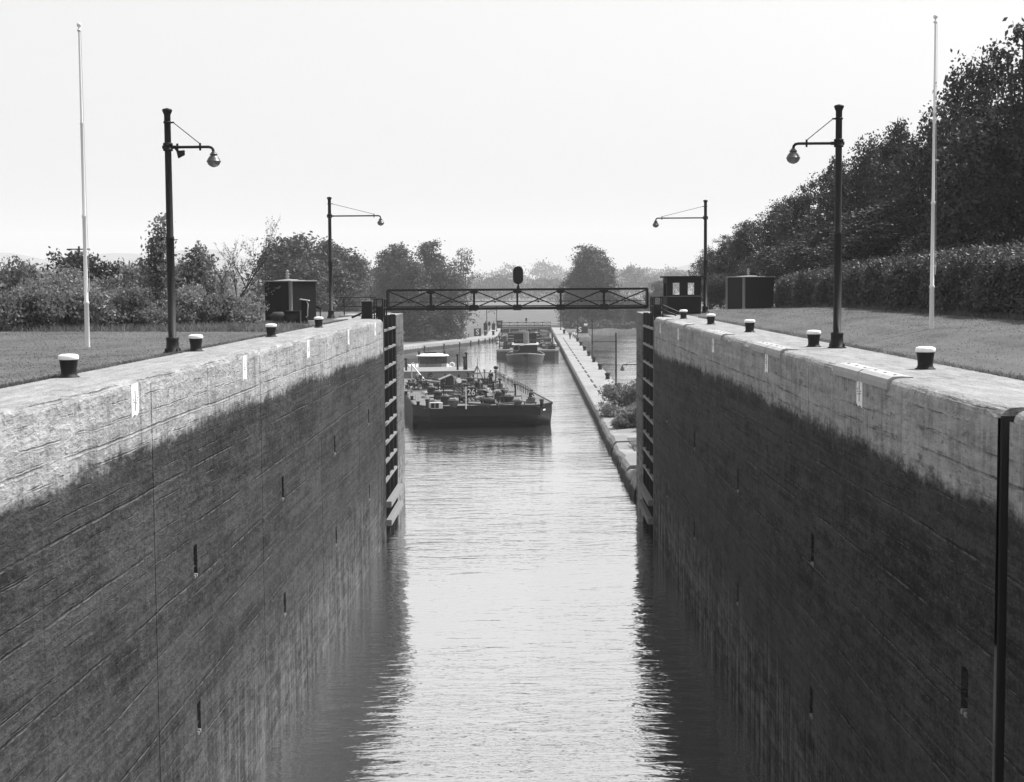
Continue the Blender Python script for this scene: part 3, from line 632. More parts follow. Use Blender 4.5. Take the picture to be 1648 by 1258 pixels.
# crumbling toe wall between the right gate pier and the low pier
b = MB(); r = random.Random(5); blocks = [(88.8, 96, -10.2, 3.0), (96.03, 104, -10.08, 3.0), (104.03, 112, -10.22, 2.9), (112.03, 121, -10.12, 2.9), (121.03, 128, -10.2, 2.8), (128.03, 133.9, -10.12, 3.0)]
toe = thing('toe_wall', 'crumbling low concrete toe wall below the bushes beyond the right gate', 'low wall', (XR, 111, ZW))
for y0, y1, zt, wd in blocks:
    b = MB(); n = 8; vs = []
    for i in range(n+1):
        y = y0+(y1-y0)*i/n; jx = r.uniform(-.06, .12); jz = r.uniform(-.12, .05)
        vs += [(XR-.35+jx*.3, y, -13), (XR-.12+jx, y, ZW+.35), (XR+jx, y, zt-.2+jz), (XR+.2+jx, y, zt+jz), (XR+wd, y, zt+.1+jz), (XR+wd, y, -13)]
    b.add(vs, [(i*6+j, i*6+j+1, (i+1)*6+j+1, (i+1)*6+j) for i in range(n) for j in range(5)]+[tuple(range(6)), tuple(n*6+k for k in (5, 4, 3, 2, 1, 0))])
    o = b.build('wall_block', M['shore'], toe); o.location = (-XR, -111, -ZW)
gl_ = [(-74, 104), (-51, 180), (-35, 236), (-24, 283), (-14.4, 313), (-9.6, 332), (-7.6, 341), (XL, 350)]
def smooth(line, k=6):
    out = []
    for i in range(len(line)-1):
        a = Vector(line[max(i-1, 0)]); b_ = Vector(line[i]); c_ = Vector(line[i+1]); d = Vector(line[min(i+2, len(line)-1)])
        for j in range(k):
            u = j/k; q = .5*((2*b_)+(c_-a)*u+(2*a-5*b_+4*c_-d)*u*u+(3*b_-a-3*c_+d)*u*u*u); out.append((q.x, q.y))
    return out+[line[-1]]
gwl = smooth(gl_)
gw = ribbon_wall('guide_wall', gwl, 3.4, -10.0, -13.5, 'shore', 'curved pale concrete guide wall leading left from the far lock', 'wall', True)
for i in range(6, len(gwl)-2, 2):
    a = Vector((*gwl[i], 0)); d = (Vector((*gwl[i+1], 0))-a).normalized(); nr = Vector((d.y, -d.x, 0)); p = a+nr*.12
    b = MB(); b.lathe([(.16, -13), (.16, -10.35), (.1, -10.3)], 8, (p.x, p.y, 0)); b.build('fender_pile', M['darkplate'], gw)
# lower lock: two walls, its gate and footbridge
for x0, x1, lab in ((XL-2.4, XL, 'low left wall of the distant lock'), (XR, XR+3.2, 'low right wall of the distant lock')):
    b = MB(); b.bevbox((x0, 346, -13.5), (x1, 424, -9.98), .08); tag(b.build('lock_wall', M['shore']), lab, 'lock wall')
fg = thing('lock_gate', 'closed dark gate at the end of the distant lock', 'lock gate', (-.4, 411, ZW))
b = MB(); b.box((XL+.4, 0, -2), (XR+.4, .5, 1.25)); b.build('leaf', M['darkplate'], fg)
b = MB(); b.box((XL+.4, -.35, .75), (XR+.4, -.02, 1.0)); b.build('fender_beam', M['midgrey'], fg)
for xx in (-5, -2.4, 0, 2.6, 5.2):
    b = MB(); b.box((xx+.3, -.2, -1), (xx+.6, -.01, .72)); b.build('rib', M['midgrey'], fg)
tb = truss_bridge((-.45, 412, -10.2), 'distant thin truss footbridge across the far lock')
# sign boards with the letter S
def s_board(px, py, Y, label):
    p = atY(px, py, Y); t_ = thing('sign_board', label, 'sign', (p.x, Y, -10.1), 0, 'dark square boards with a white S')
    b = MB(); b.bevbox((-.82, -.04, .25), (.82, .04, 1.95), .01); b.build('board', M['trunk'], t_)
    me = text_mesh('S', 1.65, .004); me.materials.append(M['letter']); o = bpy.data.objects.new('letter', me); COL.objects.link(o); o.parent = t_; o.rotation_euler = (R(90), 0, 0); o.location = (0, -.046, 1.08)
    for xx in (-.5, .5):
        b = MB(); b.bar((xx, .07, 0), (xx, .07, 1.8), .07); b.build('leg', M['iron'], t_)
s_board(768.5, 540, 336, 'dark square board with a white S on the left bank')
s_board(933.5, 538, 349, 'dark square board with a white S on the right, beside a white box')
q = atY(942.5, 526, 352); t_ = thing('notice_box', 'small white notice on a dark stand behind the right S board', 'notice', (q.x, 352, -10.1))
b = MB(); b.bevbox((-.4, -.1, 1.9), (.4, .1, 2.45), .02); b.build('panel', M['white'], t_); b = MB(); b.bar((-.2, .13, 0), (-.2, .13, 2.1), .08); b.bar((.2, .13, 0), (.2, .13, 2.1), .08); b.bevbox((-.7, .18, .2), (.55, .4, 1.8), .02); b.build('stand', M['trunk'], t_)
q = atY(919.5, 530, 392); t_ = thing('post_sign', 'dark square sign on a tall pole right of the far footbridge', 'sign', (q.x, 392, -10.1))
b = MB(); b.lathe([(.16, 0), (.10, .4), (.07, 6.6), (0, 6.65)], 8); b.build('pole', M['iron'], t_); b = MB(); b.bevbox((-.72, -.14, 1.9), (.72, -.08, 3.5), .02); b.build('panel', M['trunk'], t_)
q = atY(804, 530, 400); t_ = thing('cabin', 'distant dark cabin left of the far footbridge', 'cabin', (q.x, 400, -10.1))
b = MB(); b.box((-.75, -.75, 0), (.75, .75, 2.0)); b.build('wall', M['hutmetal'], t_); b = MB(); b.bevbox((-1.0, -1, 2.0), (1.0, 1, 2.12), .02); b.build('roof', M['hutmetal'], t_); b = MB(); b.box((-.4, -.77, 1.1), (.45, -.752, 1.7)); b.build('window', M['globe'], t_)
for px, wd, ht, lab in ((781.5, 1.0, 1.9, 'leftmost dark machine case by the distant lock'), (794.5, .9, 1.8, 'dark machine case by the distant lock, beside the far cabin')):
    q = atY(px, 530, 385); t_ = thing('machine_case', lab, 'machine case', (q.x, 385, -10.1)); b = MB(); b.bevbox((-wd/2, -.6, 0), (wd/2, .6, ht), .05); b.build('case', M['hutmetal'], t_); b = MB(); b.lathe([(.12, 0), (.12, .35), (.2, .38), (0, .45)], 8, (0, 0, ht)); b.build('vent', M['iron'], t_)
q = atY(787.5, 530, 383); t_ = thing('signal_post', 'dark oval signal on a short post by the distant lock', 'signal', (q.x, 383, -10.1)); b = MB(); b.lathe([(.1, 0), (.07, 1.1)], 8); b.build('post', M['iron'], t_); b = MB(); b.prism([(.36*math.cos(2*math.pi*k/20), 1.75+.6*math.sin(2*math.pi*k/20)) for k in range(20)], 'y', -.08, .08); b.build('board', M['hutmetal'], t_)
for px, Y, lab in ((794, 345, 'dark bollard pair at the bend of the guide wall'), (781, 343, 'dark bollard by the foot of the left lamp post'), (908, 352, 'dark bollard at the right entrance of the far lock')):
    q = atY(px, 540, Y); t_ = thing('bollard', lab, 'bollard', (q.x, Y, -10.0)); b = MB(); b.lathe([(.36, 0), (.28, .1), (.28, .7), (.4, .9), (.3, 1.0), (0, 1.0)], 10); b.build('body', M['iron'], t_)

# ------------------------------------------------------------------ barge 26 and its pusher tug
TH = R(7.6); ZD = 2.0
bow = at(782, 688.5, ZW)
barge = thing('tank_barge', 'dark flat tank barge numbered 26 coming towards the lock', 'barge', (bow.x, bow.y-.2, ZW), TH)
Rinv = Matrix.Rotation(-TH, 3, 'Z')
def dk(px, py, z=ZD):             # photo pixel -> barge local point on the level z above the water
    p = at(px, py, ZW+z)-Vector((bow.x, bow.y-.2, ZW)); q = Rinv @ p; return q
HB = 6.4; LB_ = 50.0
b = MB()
dkp = [(-5.0, 0), (5.0, 0), (HB, 2.5), (HB, LB_), (-HB, LB_), (-HB, 2.5)]
def lvl(z, ins, rake): return [(-5.0-ins*.2, rake, z), (5.0+ins*.2, rake, z), (HB, 2.5+rake*.3, z), (HB, LB_, z), (-HB, LB_, z), (-HB, 2.5+rake*.3, z)]
rows = [lvl(ZD, 0, 0), lvl(1.12, 0, .12), lvl(.35, -1, 2.2), lvl(-.9, -2, 4.5)]
vs = [v for r_ in rows for v in r_]; n = 6
b.add(vs, [(i*n+j, i*n+(j+1) % n, (i+1)*n+(j+1) % n, (i+1)*n+j) for i in range(3) for j in range(n)]); b.add(rows[-1], [tuple(range(6))])
b.build('hull', M['hull'], barge)
b = MB(); b.prism(dkp, 'z', ZD-.02, ZD+.03); b.build('deck', M['deck'], barge)
b = MB()
for i in range(6):
    p0 = dkp[i]; p1 = dkp[(i+1) % 6]; b.bar((p0[0], p0[1], ZD-.03), (p1[0], p1[1], ZD-.03), .16, .2)
b.build('rubbing_rail', M['hull'], barge)
b = MB(); b.box((4.9, -.02, 0), (5.2, 0.0, 0)); 
b = MB(); b.prism([(0, 1.45), (.55, 1.45), (.55, 1.58), (0, 1.58)], 'y', -.012, .0); o = b.build('draught_mark', M['letter'], barge); o.location = (5.3, .56, 0); o.rotation_euler = (0, 0, math.atan2(2.5, HB-5.0))
def tank(px, py, wd, ht, bowl=False):
    p = dk(px, py); t2 = MB(); r_ = wd/2
    if bowl: t2.lathe([(r_*.62, 0), (r_*.75, ht*.35), (r_*.95, ht*.8), (r_*1.05, ht*.85), (r_*1.05, ht*.93), (r_*.9, ht), (0, ht)], 18, (p.x, p.y+r_, ZD+.02))
    else: t2.lathe([(r_*1.04, 0), (r_, .04), (r_*.97, ht*.9), (r_*1.06, ht*.92), (r_*1.06, ht), (0, ht+.03)], 18, (p.x, p.y+r_, ZD+.02))
    o = t2.build('tank_hatch', M['trunk'], barge)
    t2 = MB(); t2.lathe([(.16, 0), (.16, .09), (.05, .1), (.05, .25), (0, .26)], 10, (p.x+r_*.3, p.y+r_, ZD+ht+.03)); t2.bar((p.x-r_*.9, p.y+r_, ZD+ht+.09), (p.x+r_*.1, p.y+r_*.9, ZD+ht+.09), .07); t2.build('hatch_dog', M['midgrey'], o)
for a in ((685.5, 628, .78, .72), (694.8, 635.6, .80, .72), (705.4, 643.8, .82, .74), (717, 652.6, .84, .80), (730.5, 656, 1.0, .62, True), (771.6, 627, .9, .75), (802, 643.6, .92, .72), (820, 648.5, 1.05, .62, True), (834, 653, 1.0, .42, True), (757, 619, .9, .7), (678, 622.5, .75, .6), (812, 634, .8, .35, True)): tank(*a)
# number board
p = dk(758.5, 646); 
b = MB(); b.bevbox((p.x-.46, p.y, ZD+.42), (p.x+.46, p.y+.05, ZD+1.30), .01); sb = b.build('number_board', M['trunk'], barge)
me = text_mesh('26', .86, .004); me.materials.append(M['letter']); o = bpy.data.objects.new('numerals', me); COL.objects.link(o); o.parent = sb; o.rotation_euler = (R(90), 0, 0); o.location = (p.x, p.y-.008, ZD+.86); o.scale = (.9, 1, 1)
b = MB()
for q in ((-.44, -.44), (.44, .44)): b.bar((p.x+q[0], p.y+.07, ZD), (p.x+q[0], p.y+.07, ZD+1.3), .06)
b.build('board_leg', M['iron'], sb)
p = dk(750, 658); b = MB(); b.lathe([(.06, 0), (.05, 1.9), (.03, 1.95)], 8, (p.x, p.y, ZD)); b.build('jack_staff', M['palemetal'], barge)
# deck shed
p = dk(712, 626.5); b = MB(); b.box((p.x-.1, p.y, ZD), (p.x+1.15, p.y+1.6, ZD+1.0)); b.prism([(p.x-.1, ZD+1.0), (p.x+1.15, ZD+1.0), (p.x+.95, ZD+1.42)], 'y', p.y+.02, p.y+1.58); sh = b.build('deck_shed', M['trunk'], barge)
b = MB()
b.bar((p.x-.3, p.y+.8, ZD+.98), (p.x+.98, p.y+.8, ZD+1.5), 1.9, .06, ); b.bar((p.x+.92, p.y+.8, ZD+1.5), (p.x+1.75, p.y+.8, ZD+1.02), 1.9, .06); b.build('roof', M['midgrey'], sh)
b = MB(); b.lathe([(.05, 0), (.1, .2), (.28, .55), (.3, .6)], 14); o = b.build('vent_horn', M['palemetal'], sh); o.location = (p.x+1.5, p.y-.1, ZD+.75); o.rotation_euler = (R(70), 0, R(20))
b = MB()
for xx in (1.3, 1.7): b.bar((p.x+xx, p.y, ZD), (p.x+xx+.1, p.y, ZD+1.05), .05)
b.build('shed_prop', M['iron'], sh)
# A-frame mast and boom
pa = dk(757, 613); pb = dk(780, 614); ap = (pa+pb)/2; ht = 1.75
b = MB(); b.bar((pa.x, pa.y, ZD), (ap.x, ap.y, ZD+ht), .12); b.bar((pb.x, pb.y, ZD), (ap.x, ap.y, ZD+ht), .12); b.bar(((pa.x+ap.x)/2, ap.y, ZD+ht*.5), ((pb.x+ap.x)/2, ap.y, ZD+ht*.5), .09); b.bar((ap.x, ap.y, ZD+ht*.2), (ap.x, ap.y, ZD+ht+.9), .07); b.build('mast_frame', M['midgrey'], barge)
b = MB(); b.bar((ap.x, ap.y-.1, ZD+.4), (ap.x-2.3, ap.y-1.2, ZD+.15), .09); b.build('boom', M['timber'], barge)
p0 = dk(664, 619); b = MB(); b.bar((p0.x, p0.y+1.5, ZD+2.1), (p0.x+1.3, p0.y+.2, ZD+.55), .13); b.tube([(p0.x, p0.y+1.5, ZD), (p0.x, p0.y+1.5, ZD+2.15)], .07, 8); b.build('hose_derrick', M['palemetal'], barge)
# machinery heaps: winches, reels, valves
rd = random.Random(11)
def heap(px, py, wx, ht, nn, name, m='trunk'):
    p = dk(px, py); b = MB()
    b.bevbox((p.x-wx*.5, p.y, ZD), (p.x+wx*.5, p.y+.9, ZD+.12), .03)
    for k in range(nn):
        xx = p.x+rd.uniform(-.5, .5)*wx; yy = p.y+rd.uniform(.1, .9); hh = rd.uniform(.35, 1)*ht; c_ = rd.random()
        if c_ < .35: b.lathe([(.1*rd.uniform(.7, 1.4), 0), (.09, hh), (.2, hh), (.2, hh+.05), (0, hh+.06)], 10, (xx, yy, ZD))
        elif c_ < .7:
            q = rd.uniform(.12, .3); b.tube([(xx-q, yy, ZD+hh*.6), (xx+q, yy, ZD+hh*.6)], q*.9, 12); b.tube([(xx-q*1.1, yy, ZD+hh*.6), (xx-q*1.05, yy, ZD+hh*.6)], q*1.25, 14)
        else: b.bar((xx, yy, ZD), (xx+rd.uniform(-.3, .3), yy+rd.uniform(-.3, .3), ZD+hh), .07); b.bar((xx-.25, yy, ZD+hh*.8), (xx+.25, yy, ZD+hh*.8), .06)
    b.build(name, M[m], barge)
heap(790, 651, 1.6, .75, 10, 'anchor_winch'); heap(665, 627, 1.3, 1.0, 12, 'hose_reel'); heap(672, 621, 1.4, .9, 9, 'cargo_pump'); heap(741, 627, 1.2, .7, 8, 'valve_stand'); heap(785, 620, 1.5, 1.0, 10, 'mast_winch'); heap(700, 617, 2.4, .6, 8, 'valve_manifold'); heap(745, 650, .8, .9, 5, 'mooring_capstan'); heap(775, 647, .9, .55, 5, 'chain_stopper', 'midgrey')
for (a0, a1, h_, r_) in (((752, 655), (790, 656.5), .32, .09), ((800, 657), (827, 653), .35, .09), ((673, 619), (712, 620), .5, .06), ((673, 618), (712, 619), .75, .05), ((733, 619), (752, 619), .6, .06), ((735, 624), (760, 624), .3, .05), ((838, 655), (866, 655), .2, .05), ((842, 652.5), (864, 652.5), .35, .05), ((715, 636), (745, 640), .2, .07), ((760, 642), (800, 648), .25, .06), ((690, 632), (740, 634), .15, .05)):
    q0 = dk(*a0); q1 = dk(*a1); b = MB(); b.tube([(q0.x, q0.y, ZD+h_), (q1.x, q1.y, ZD+h_*.8)], r_, 8)
    for f in (.1, .9): q = q0.lerp(q1, f); b.bar((q.x, q.y, ZD), (q.x, q.y, ZD+h_*.85), .07)
    b.build('deck_pipe', M['palemetal' if r_ == .06 else 'trunk'], barge)
# white vent box with two dark doors
p = dk(699.5, 657.5); b = MB(); b.bevbox((p.x-.72, p.y, ZD), (p.x+.72, p.y+.7, ZD+.52), .02); vb = b.build('vent_box', M['palemetal'], barge)
for xx in (-.30, .07):
    b = MB(); b.box((p.x+xx-.02, p.y-.02, ZD+.05), (p.x+xx+.30, p.y-.003, ZD+.49)); b.build('door', M['hutmetal'], vb)
# bitts
def bitt(px, py, nn=2, ht=.62, m='iron'):
    p = dk(px, py); b = MB(); b.bevbox((p.x-.3, p.y-.2, ZD), (p.x+.3, p.y+.2+.3*(nn-1), ZD+.08), .02)
    for k in range(nn): b.lathe([(.14, 0), (.14, ht*.8), (.19, ht*.85), (.19, ht), (0, ht+.03)], 12, (p.x+.1*k, p.y+.35*k, ZD))
    b.build('mooring_bitt', M[m], barge)
bitt(871.5, 655.5, 2, .72); bitt(687.6, 658, 2, .85); bitt(653.6, 636, 1, .4); bitt(663, 644, 1, .4); bitt(673, 653, 1, .4); bitt(850, 648, 1, .35); bitt(797, 640, 1, .4)
# smaller deck fittings, pipe runs and rope
def fitting(par, x, y, z, r, s=1.0):
    b = MB(); k = r.randrange(6); m = r.choice(['trunk', 'iron', 'trunk', 'midgrey', 'rope', 'palemetal'])
    if k == 0:
        h = r.uniform(.35, .8)*s; b.lathe([(.05*s, 0), (.045*s, h)], 6, (x, y, z)); b.tube([(x+.17*s*math.cos(a), y+.02, z+h+.17*s*math.sin(a)) for a in [2*math.pi*q/10 for q in range(11)]], .025*s, 5); nm = 'valve_wheel'
    elif k == 1:
        h = r.uniform(.4, 1.1)*s; b.lathe([(.09*s, 0), (.08*s, h), (.2*s, h+.02), (.2*s, h+.12*s), (.1*s, h+.2*s), (0, h+.21*s)], 10, (x, y, z)); nm = 'mushroom_vent'
    elif k == 2:
        for q in range(3): b.tube([(x+(.3-.04*q)*s*math.cos(a), y+(.3-.04*q)*s*math.sin(a), z+.05+.07*q) for a in [2*math.pi*w_/14 for w_ in range(15)]], .045*s, 5)
        nm = 'rope_coil'
    elif k == 3:
        L_ = r.uniform(1.2, 3.5)*s; h = r.uniform(.15, .5); b.tube([(x-L_/2, y, z), (x-L_/2, y, z+h), (x+L_/2, y+r.uniform(-.6, .6), z+h), (x+L_/2, y+.1, z)], .06*s, 6); nm = 'pipe_loop'
    elif k == 4:
        b.bevbox((x-.3*s, y-.2*s, z), (x+.3*s, y+.2*s, z+r.uniform(.25, .6)*s), .03); nm = 'deck_locker'
    else:
        h = r.uniform(.9, 1.6)*s; b.lathe([(.06*s, 0), (.05*s, h*.75), (.09*s, h*.8), (.16*s, h), (.13*s, h)], 8, (x, y, z)); nm = 'cowl_vent'
    b.build(nm, M[m], par)
fr_ = random.Random(77)
for k in range(84): fitting(barge, fr_.uniform(-5.2, 4.4), 1.5+36*fr_.random()**.8, ZD+.03, fr_)
for xx, h_ in ((-1.1, .28), (-.8, .34), (-.45, .24), (.9, .3)):
    b = MB(); b.tube([(xx, 5, ZD+.05), (xx, 5.1, ZD+h_), (xx+.05, 20, ZD+h_), (xx, 38, ZD+h_), (xx, 38.2, ZD)], .07, 6); b.build('cargo_pipe', M['trunk'], barge)
for y in (7, 12.5, 18, 24, 30):
    b = MB(); b.tube([(-4.6, y, ZD+.05), (-4.6, y, ZD+.32), (4.2, y+.1, ZD+.32), (4.2, y+.1, ZD+.05)], .06, 6); b.build('cross_pipe', M['trunk'], barge)
# side railing along the starboard edge
xr = HB-1.0
for sec in range(4):
    ya = 9.6+sec*7.6; b = MB(); m_ = 6
    for k in range(m_): y = ya+k*1.32; b.bar((xr, y, ZD), (xr, y, ZD+.9), .065)
    for z in (.42, .82): b.bar((xr, ya, ZD+z), (xr, ya+(m_-1)*1.32, ZD+z), .022)
    b.build('side_rail', M['trunk'], barge)
for k in range(8):
    b = MB(); b.lathe([(.02, 0), (.02, .7)], 5, (-HB+.5, 3+k*4.2, ZD)); b.build('rail_post', M['midgrey'], barge)
b = MB(); b.tube([(-HB+.5, 3+k*4.2, ZD+.68-.1*(k % 2)) for k in range(8)], .015, 5); b.build('rail_wire', M['midgrey'], barge)
p = dk(798.4, 620.5); b = MB(); b.lathe([(.05, 0), (.035, 1.75)], 8, (p.x, p.y, ZD)); b.build('signal_staff', M['midgrey'], barge); b = MB(); b.lathe([(.27*math.sin(R(a)), 1.95-.2*math.cos(R(a))) for a in range(0, 181, 20)], 14, (p.x, p.y, ZD)); b.build('signal_ball', M['iron'], barge)
# raised after deck
ra = LB_-9
b = MB(); b.bevbox((-HB+.3, ra, ZD), (2.8, LB_-.2, ZD+.75), .05); b.build('after_house', M['midgrey'], barge)
b = MB(); b.box((-HB+.2, ra-.1, ZD+.75), (2.9, LB_-.1, ZD+.83)); b.build('after_deck', M['midgrey'], barge)
b = MB(); b.lathe([(.28, 0), (.28, .03)], 14, (0, 0, 0)); o = b.build('porthole', M['glass'], barge); o.rotation_euler = (R(90), 0, 0); o.location = (-2.2, ra-.01, ZD+.4)
for xx, hh in ((1.2, 1.7), (2.0, 1.4), (2.25, 1.9), (-4.9, 1.3)):
    b = MB(); b.lathe([(.13, 0), (.10, hh), (.2, hh), (.2, hh+.15), (0, hh+.22)], 10, (xx, ra+2.2, ZD+.8)); b.build('tank_vent', M['iron'], barge)
# pusher tug
tp = barge.matrix_basis @ Vector((0, 0, 0)); dirv = Vector((-math.sin(TH), math.cos(TH), 0)); tl = Vector((bow.x, bow.y-.2, ZW))+dirv*(LB_+.4)+Vector((math.cos(TH), math.sin(TH), 0))*-.9
tug = thing('push_tug', 'tug with white roofed wheelhouse pushing barge 26 from behind', 'tugboat', tl, TH)
def tug_hull(par, L_, Wd, fb, m, stern_first=False):
    """hull with full rounded ends, sheer and bulwark, bow at y=0"""
    st = []; n = 22
    for i in range(n+1):
        u = .5-.5*math.cos(math.pi*i/n); y = u*L_; wv = Wd/2*(1-abs(2*u-1)**2.6)**.5 if 0 < u < 1 else .0; st.append((y, max(wv, .5), fb+.5*(2*u-1)**2))
    vs = []; fs = []
    for y, wv, f in st:
        sy = .92; vs += [(-wv*.72, L_/2+(y-L_/2)*.9, -1), (-wv*.96, L_/2+(y-L_/2)*.98, .3), (-wv, y, f), (-wv+.14, y, f), (-wv+.16, L_/2+(y-L_/2)*.97, f-.55), (wv-.16, L_/2+(y-L_/2)*.97, f-.55), (wv-.14, y, f), (wv, y, f), (wv*.96, L_/2+(y-L_/2)*.98, .3), (wv*.72, L_/2+(y-L_/2)*.9, -1)]
    k = 10; fs = [(i*k+j, i*k+j+1, (i+1)*k+j+1, (i+1)*k+j) for i in range(n) for j in range(k-1)]+[tuple(range(k)), tuple(n*k+q for q in range(k))[::-1]]
    b = MB(); b.add(vs, fs, False); h = b.build('hull', M[m], par)
    b = MB(); b.tube([(wv, y, f+.02) for y, wv, f in st]+[(-wv, y, f+.02) for y, wv, f in st[::-1]]+[(st[0][1], st[0][0], st[0][2]+.02)], .09, 6, False); b.build('gunwale', M['midgrey'], par)
tug_hull(tug, 20, 6.2, 1.7, 'hull')
b = MB(); b.bevbox((-2.5, 3.5, 1.0), (2.5, 15, 2.3), .15); b.build('deckhouse', M['palemetal'], tug)
b = MB(); b.box((-2.7, 3.2, 2.3), (2.7, 15.2, 2.4)); b.build('boat_deck', M['palemetal'], tug)
for xx in (-1.9, -1.0, 1.0, 1.9):
    b = MB(); b.box((xx-.3, 3.47, 1.4), (xx+.3, 3.49, 2.0)); b.build('deckhouse_window', M['glass'], tug)
b = MB(); wp = [(-1.7, 4.3), (-1.0, 3.75), (1.0, 3.75), (1.7, 4.3), (1.7, 7), (-1.7, 7)]; b.prism(wp, 'z', 2.4, 3.0); b.build('wheelhouse_wall', M['midgrey'], tug)
b = MB(); b.prism([(x*.985, 5.4+(y-5.4)*.985) for x, y in wp], 'z', 3.0, 3.95); b.build('wheelhouse_glazing', M['glass'], tug)
b = MB()
for x, y in wp+[(0, 3.75), (-.5, 3.75), (.5, 3.75)]: b.bar((x, y, 3.0), (x, y, 3.95), .07)
b.build('window_posts', M['trunk'], tug)
b = MB(); n = 20; pr = []
for i in range(5): f = i/4; pr.append((2.25*(1-f**3*.55) if i < 4 else 0, 4.55+.28*(1-(1-f)**2)))
b.lathe([(2.0, 3.92), (2.1, 3.96), (2.02, 4.04), (1.6, 4.16), (1.0, 4.23), (0, 4.26)], 26, (0, 5.4, 0), 1, .95); b.build('wheelhouse_roof', M['white'], tug)
b = MB(); b.bevbox((-.9, 5, 4.24), (.5, 6, 4.42), .04); b.lathe([(.14, 4.1), (.14, 4.5), (0, 4.55)], 8, (1.5, 5, 0)); b.lathe([(.16, 4.0), (.16, 4.55), (0, 4.6)], 8, (-1.7, 5, 0)); b.lathe([(.03, 4.2), (.03, 5.0)], 6, (-.4, 6.2, 0)); b.build('roof_gear', M['iron'], tug)
b = MB(); b.lathe([(.75, 2.4), (.7, 4.1), (.75, 4.12), (.6, 4.2)], 14, (0, 10.5, 0)); b.build('funnel', M['iron'], tug)
for xx in (-2.4, 2.4):
    b = MB(); b.tube([(xx*1.02+.3*math.cos(a), 5.2, 2.75+.3*math.sin(a)) for a in [2*math.pi*k/12 for k in range(13)]], .07, 6); b.build('life_ring', M['white'], tug)
b = MB(); b.bevbox((-3.6, -.3, 1.3), (4.5, .0, 2.2), .04); b.build('push_bow', M['palemetal'], tug)

# ------------------------------------------------------------------ two barges and a tug going away
def small_barge(px0, px1, label, seed):
    p0 = at(px0, 577.5, ZW); p1 = at(px1, 577.5, ZW); wd = p1.x-p0.x-.12; L_ = 62; t_ = thing('deck_barge', label, 'barge', ((p0.x+p1.x)/2, p0.y, ZW), 0, 'two flat barges abreast entering the far lock'); r = random.Random(seed); h = wd/2
    b = MB(); pts = [(-h, 1.0), (-h+.7, 0), (h-.7, 0), (h, 1.0), (h, L_), (-h, L_)]; vs = []
    b.prism(pts, 'z', -.8, 1.5); b.build('hull', M['trunk'], t_)
    b = MB(); b.prism(pts, 'z', 1.502, 1.56); b.build('deck', M['deck'], t_)
    b = MB()
    for i in range(6): p, q = pts[i], pts[(i+1) % 6]; b.bar((p[0], p[1], 1.42), (q[0], q[1], 1.42), .14, .22)
    b.build('rubbing_rail', M['midgrey'], t_)
    for k in range(7):
        y = 6+k*6.4; xx = (-1)**k*h*.45; b = MB(); b.lathe([(.45, 0), (.45, .55), (.52, .57), (.52, .66), (0, .7)], 12, (xx, y, 1.56)); b.build('tank_hatch', M['iron'], t_)
    for k in range(4):
        s = (-1)**k; y = 5+k*9; b = MB(); b.tube([(-s*h*.6, y, 1.6), (-s*h*.3, y+1, 2.3), (0, y+2, 2.5), (s*h*.5, y+3.4, 2.2), (s*h*.75, y+4.5, 1.65)], .14, 8); b.build('cargo_hose', M['rope'], t_)
    for k in range(9):
        b = MB(); xx = r.uniform(-h*.8, h*.8); y = r.uniform(2, 46); hh = r.uniform(.5, 1.4); b.lathe([(.12, 0), (.1, hh), (.22, hh), (.2, hh+.15), (0, hh+.2)], 8, (xx, y, 1.56)); b.bevbox((xx-.7, y+.4, 1.56), (xx+.5, y+1.3, 1.56+hh*.6), .04); b.build('deck_gear', M['trunk' if k % 3 else 'midgrey'], t_)
    for k, (yy, hh, ww) in enumerate(((9, 1.2, 1.0), (17, 1.9, 1.3), (27, 2.2, 1.5), (40, 2.4, 1.6), (52, 2.2, 1.3))):
        b = MB(); xx = r.uniform(-.4, .4)*h; b.bevbox((xx-ww, yy, 1.56), (xx+ww*.3, yy+2.4, 1.56+hh*.7), .08); b.build('pump_house', M['trunk'], t_)
        b = MB(); b.tube([(xx+ww*.35, yy+.6, 1.56+hh*.45), (xx+ww*1.3, yy+.6, 1.56+hh*.45)], hh*.42, 14); b.build('hose_drum', M['rope'], t_)
    for k in range(44): fitting(t_, r.uniform(-h*.85, h*.85), r.uniform(1, 48), 1.56, r, 1.5)
    b = MB(); b.lathe([(.05, 0), (.04, 2.2)], 6, (-h+.4, 34, 1.56)); b.lathe([(.3*math.sin(R(a)), 2.4-.3*math.cos(R(a))) for a in range(0, 181, 30)], 10, (-h+.4, 34, 1.56)); b.build('signal_staff', M['iron'], t_)
    return t_
small_barge(798.5, 848, 'left one of two flat barges abreast entering the far lock', 3)
small_barge(849, 900, 'right one of two flat barges abreast entering the far lock', 9)
fp = at(845.5, 585, ZW)
ft = thing('tugboat', 'rounded dark tug seen from astern behind two barges', 'tugboat', (fp.x, fp.y-.6, ZW))
tug_hull(ft, 14.5, 6.3, 1.15, 'trunk')
b = MB(); b.bevbox((-2.0, 4.0, 1.0), (2.0, 12, 2.9), .15); b.build('deckhouse', M['hull'], ft)
b = MB(); b.box((-2.25, 3.6, 2.9), (2.25, 12.2, 3.0)); b.build('boat_deck', M['palemetal'], ft)
b = MB(); b.bevbox((-1.9, 8.2, 3.0), (1.9, 11, 4.6), .1); b.box((-2.1, 8, 4.6), (2.1, 11.2, 4.7)); b.build('wheelhouse', M['hull'], ft)
b = MB(); b.lathe([(.5, 3.0), (.46, 4.9), (.5, 4.92), (.4, 5)], 14, (.15, 6.5, 0)); b.build('funnel', M['midgrey'], ft)
